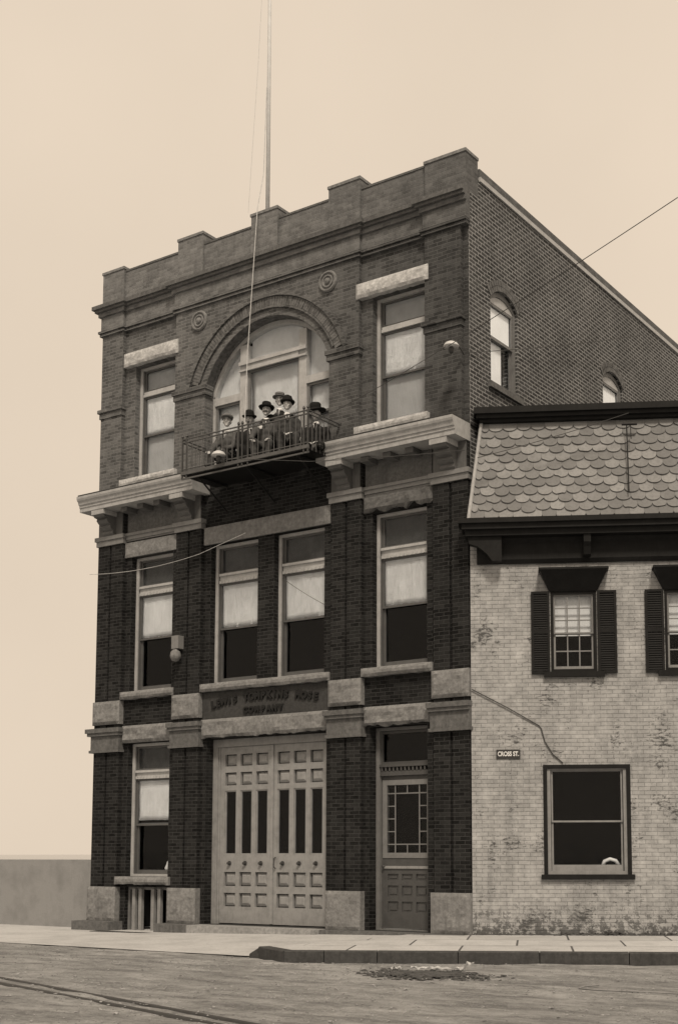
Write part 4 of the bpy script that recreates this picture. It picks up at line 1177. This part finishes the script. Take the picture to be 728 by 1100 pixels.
    def limb(chain, rad):
        pts = [Vector(p) for p in chain]
        for a, b, ra, rb in zip(pts, pts[1:], rad, rad[1:]): tube(sb, [a, b], ra, 12, rb)
        for p, r_ in zip(pts, rad): ell(sb, tuple(p), (r_, r_, r_), 2)
    T = [((0, py + .01, hip + .03), (.175, .14, .11)), ((0, py * .6 + hy * .3, hip + .14), (.165, .13, .13)), ((0, py * .6 + hy * .6, (hip + ch) / 2 + .06), (.165, .13, .15)),
         ((0, hy + .005, ch), (.18, .135, .15)), ((0, hy + .005, ch + .09), (.19, .125, .10)), ((0, hy + .015, sh - .01), (.165, .09, .07)), ((0, hy + .01, sh + .05), (.09, .07, .05))]
    for c_, r_ in T: ell(sb, c_, r_, 3)
    for s_ in (0, 1):
        sg = -1 if s_ == 0 else 1
        ank = Vector(kn[s_]).lerp(Vector(ft[s_]), .86)
        limb([(sg * .10, py - .02, hip + .01), kn[s_], tuple(ank)], [.105, .082, .062])
        h = Vector(hd[s_]); e = Vector(el[s_])
        limb([(sg * .185, hy + .01, sh - .03), el[s_], tuple(e.lerp(h, .93))], [.075, .060, .046])
    ms = bpy.data.meshes.new('suit'); sb.to_mesh(ms); sb.free()
    so_ = bpy.data.objects.new('r', ms); COL.objects.link(so_)
    rm = so_.modifiers.new('m', 'REMESH'); rm.mode = 'VOXEL'; rm.voxel_size = .014
    sm = so_.modifiers.new('s', 'SMOOTH'); sm.factor = .5; sm.iterations = 5
    ms2 = bpy.data.meshes.new_from_object(so_.evaluated_get(bpy.context.evaluated_depsgraph_get())); bpy.data.objects.remove(so_)
    nrm_l = [v.normal.copy() for v in ms2.vertices]
    for v, vn in zip(ms2.vertices, nrm_l):
        n_ = noise.noise(Vector((v.co.x * 9, v.co.y * 9, v.co.z * 14 + loc[0] * 5))); v.co += vn * n_ * .009
    ms2.materials.clear(); ms2.materials.append(M[suit])
    for p in ms2.polygons: p.use_smooth = True
    ss = bpy.data.objects.new('suit', ms2); COL.objects.link(ss); ss.parent = P
    # shirt front and tie
    yb_ = hy - .128
    bm = bmesh.new(); prism(bm, [(-.034, sh + .05), (.034, sh + .05), (.008, ch + .07), (-.008, ch + .07)], 'y', yb_ - .012, yb_ + .05); 
    make('shirt_front', bm, M['shirt'], P)
    bm = bmesh.new(); lathe(bm, [(.058, 0), (.062, .02), (.056, .055)], (0, hy - .015, sh + .075), 'z', 16); make('collar', bm, M['shirt'], P, smooth=True)
    bm = bmesh.new(); prism(bm, [(-.018, sh + .075), (.018, sh + .075), (.012, ch + .06), (-.012, ch + .06)], 'y', yb_ - .02, yb_ - .0125); make('tie', bm, M['suit_a'], P)
    for s in (0, 1):
        bm = bmesh.new(); a_, b_ = Vector(ft[s]), Vector(toe[s])
        ell(bm, tuple(a_.lerp(b_, .55) + Vector((0, 0, .002))), (.052, .125, .045), 2); ell(bm, tuple(a_ + Vector((0, 0, .03))), (.05, .055, .06), 2); make('shoe', bm, M['shoe'], P, smooth=True)
    rot = Matrix.Translation(hdc) @ Matrix.Rotation(head_yaw, 4, 'Z') @ Matrix.Rotation(head_tilt, 4, 'X')
    bm = bmesh.new(); ell(bm, (0, .022, .028), (.083, .09, .098), 3)
    for v in list(bm.verts):
        if v.co.y < -.02 or v.co.z < -.06: bm.verts.remove(v)
    bm.transform(rot); make('hair', bm, M['hair'], P, smooth=True)
    bm = bmesh.new()
    for s in (-1, 1): ell(bm, (s * .032, -.091, .012), (.010, .007, .006), 2); ell(bm, (s * .032, -.098, .036), (.022, .008, .005), 2)
    bm.transform(rot); make('eyes', bm, M['hair'], P, smooth=True)
    if moust:
        bm = bmesh.new()
        for s in (-1, 1): ell(bm, (s * .022, -.102, -.048), (.03, .014, .012), 2)
        bm.transform(rot); make('moustache', bm, M['hair'], P, smooth=True)
    bm = bmesh.new(); lathe(bm, HATS[hat], (0, 0, 0), 'z', 28)
    for v in bm.verts:
        v.co.x *= .86; v.co.y *= 1.0
        if hat in ('bowler', 'fedora', 'wide') and math.hypot(v.co.x, v.co.y) > .13: v.co.z += .9 * (v.co.x ** 2) - .012
    if hat == 'cap': ell(bm, (0, -.13, .0), (.085, .06, .010), 2)
    bm.transform(rot @ Matrix.Translation((0, .004, .066)) @ Matrix.Rotation(R(-5), 4, 'X')); ht = make('hat', bm, M[hatmat], P, smooth=hat not in ('boater',))
    if hat in ('boater', 'fedora'):
        bm = bmesh.new(); lathe(bm, [(.110, .014), (.1135, .016), (.1135, .045), (.110, .047)], (0, 0, 0), 'z', 28)
        for v in bm.verts: v.co.x *= .875; v.co.y *= 1.015
        bm.transform(rot @ Matrix.Translation((0, .004, .066)) @ Matrix.Rotation(R(-5), 4, 'X')); make('hat_band', bm, M['felt'], ht)
    return P
def chair(loc, rz, seat, label):
    c_ = thing('chair', label, 'chair', loc, rz, 'chairs on the balcony')
    make('seat', B((-.2, .2, -.2, .2, seat - .03, seat)), M['wood_dark'], c_)
    make('backrest', B((-.2, .2, .17, .195, seat + .26, seat + .36), (-.2, -.17, .172, .193, seat + .001, seat + .26), (.17, .2, .172, .193, seat + .001, seat + .26)), M['wood_dark'], c_)
    for sx_ in (-1, 1):
        for sy_ in (-1, 1): make('leg', B((sx_ * .175 - .016, sx_ * .175 + .016, sy_ * .175 - .016, sy_ * .175 + .016, 0, seat - .031)), M['wood_dark'], c_)
    return c_
FZ = 9.262
TW = R(28)
PEOPLE = [
 dict(label='young man in flat cap and dark jacket seated at the left end of the balcony', loc=(-5.50, -.42, FZ), headz=1.10, suit='suit_c', hat='cap', hatmat='felt_grey', arms='knees', head_yaw=.45, turn=-.4, lean=-.06),
 dict(label='man in black bowler seated second from the left on the balcony', loc=(-4.98, -.42, FZ), headz=1.05, suit='suit_a', hat='bowler', arms='lap', head_tilt=.18, head_yaw=-.5, turn=.45, lean=-.04),
 dict(label='man with thick dark moustache and slouch hat seated in the middle of the balcony', loc=(-4.53, -.36, FZ), headz=1.17, suit='suit_c', hat='fedora', arms='knees', moust=True, head_yaw=.1, turn=-.1, lean=-.05),
 dict(label='man in straw boater standing at the back between two seated men', loc=(-4.36, -.17, FZ), headz=1.42, suit='suit_a', hat='boater', hatmat='straw', arms='shoulders', stand=True, head_tilt=.10, head_yaw=.2, turn=-.15),
 dict(label='pale faced man in tall black bowler seated by the balcony corner post', loc=(-3.98, -.40, FZ), headz=1.19, suit='suit_b', hat='bowler', arms='lap', head_yaw=-.25, lean=.02, turn=.2),
 dict(label='figure in wide black hat and black clothes seated at the right end of the balcony', loc=(-3.32, -.30, FZ), headz=.90, suit='suit_a', hat='wide', arms='lap', head_yaw=-.5, head_tilt=.25),
]
names = ['under the young man in the cap', 'under the second man in bowler', 'under the man with the moustache', None, 'under the pale faced man by the corner post', 'under the figure in the wide hat']
for d, nm in zip(PEOPLE, names):
    d = dict(d); lab = d.pop('label'); loc = d.pop('loc')
    tw = TW + d.pop('turn', 0)
    person(lab, loc, tw, **d)
    if nm: chair(loc, tw, max(.1, d['headz'] - .80 - .12), 'dark wooden chair ' + nm)

# ------------------------------------------------------------------ light, sky, camera
SUN_EL, SUN_AZ = R(50), R(140)     # azimuth measured from +Y towards +X
wd_ = bpy.data.worlds.new('World'); sc.world = wd_; wd_.use_nodes = True
nt = wd_.node_tree; nt.nodes.clear()
out = nt.nodes.new('ShaderNodeOutputWorld'); bg = nt.nodes.new('ShaderNodeBackground')
sky = nt.nodes.new('ShaderNodeTexSky'); sky.sky_type = 'NISHITA'; sky.sun_disc = False
sky.sun_elevation = SUN_EL; sky.sun_rotation = SUN_AZ; sky.dust_density = 6; sky.air_density = 1.0; sky.ozone_density = 1
bw_ = nt.nodes.new('ShaderNodeRGBToBW'); nt.links.new(sky.outputs[0], bw_.inputs[0])
# overcast veil: compress the clear-sky range towards an even cloud layer
mr_ = nt.nodes.new('ShaderNodeMath'); mr_.operation = 'MULTIPLY_ADD'; mr_.inputs[1].default_value = .06; mr_.inputs[2].default_value = 6.2
cl = nt.nodes.new('ShaderNodeClamp'); cl.inputs[1].default_value = 0; cl.inputs[2].default_value = 12
nt.links.new(bw_.outputs[0], cl.inputs[0]); nt.links.new(cl.outputs[0], mr_.inputs[0])
tcw = nt.nodes.new('ShaderNodeTexCoord'); nz = nt.nodes.new('ShaderNodeTexNoise'); nz.inputs['Scale'].default_value = 2.2; nz.inputs['Detail'].default_value = 5
nt.links.new(tcw.outputs['Generated'], nz.inputs[0])
m1 = nt.nodes.new('ShaderNodeMath'); m1.operation = 'MULTIPLY_ADD'; m1.inputs[1].default_value = .3; m1.inputs[2].default_value = .86
nt.links.new(nz.outputs['Fac'], m1.inputs[0])
m2 = nt.nodes.new('ShaderNodeMath'); m2.operation = 'MULTIPLY'; nt.links.new(mr_.outputs[0], m2.inputs[0]); nt.links.new(m1.outputs[0], m2.inputs[1])
tint = nt.nodes.new('ShaderNodeVectorMath'); tint.operation = 'SCALE'; tint.inputs[0].default_value = (1.0, .835, .66)
nt.links.new(m2.outputs[0], tint.inputs['Scale']); nt.links.new(tint.outputs[0], bg.inputs['Color'])
bg.inputs['Strength'].default_value = .066
nt.links.new(bg.outputs[0], out.inputs[0])
sl_ = bpy.data.lights.new('sun', 'SUN'); sl_.energy = 1.5; sl_.angle = R(10); sl_.color = (1, .87, .71)
so = bpy.data.objects.new('sun', sl_); COL.objects.link(so)
dirv = Vector((math.sin(SUN_AZ) * math.cos(SUN_EL), math.cos(SUN_AZ) * math.cos(SUN_EL), math.sin(SUN_EL)))
so.rotation_euler = dirv.to_track_quat('Z', 'Y').to_euler(); so.location = (10, -20, 30)

cam = bpy.data.cameras.new('camera'); co = bpy.data.objects.new('camera', cam); COL.objects.link(co); sc.camera = co
co.location = (11.9795, -20.0313, 1.45)
Rr = Vector((0.83339655, 0.55267276, -0.00173545)); Uu = Vector((0.06016756, -0.08760667, 0.99433643)); Ff = Vector((-0.54939062, 0.82878097, 0.10626407))
co.rotation_euler = Matrix((Rr, Uu, -Ff)).transposed().to_euler()
cam.sensor_fit = 'HORIZONTAL'; cam.sensor_width = 36; cam.lens = 1384.4 / 728 * 36
cam.shift_x = -(440.0 - 364) / 728; cam.shift_y = (769.0 - 550) / 728
cam.clip_start = .1; cam.clip_end = 9000
sc.view_settings.view_transform = 'Standard'; sc.view_settings.look = 'None'
sc.view_settings.exposure = .88; sc.view_settings.gamma = 1
sc.render.film_transparent = False
try:
    sc.cycles.use_denoising = True; sc.cycles.max_bounces = 6; sc.cycles.transparent_max_bounces = 12
except Exception: pass
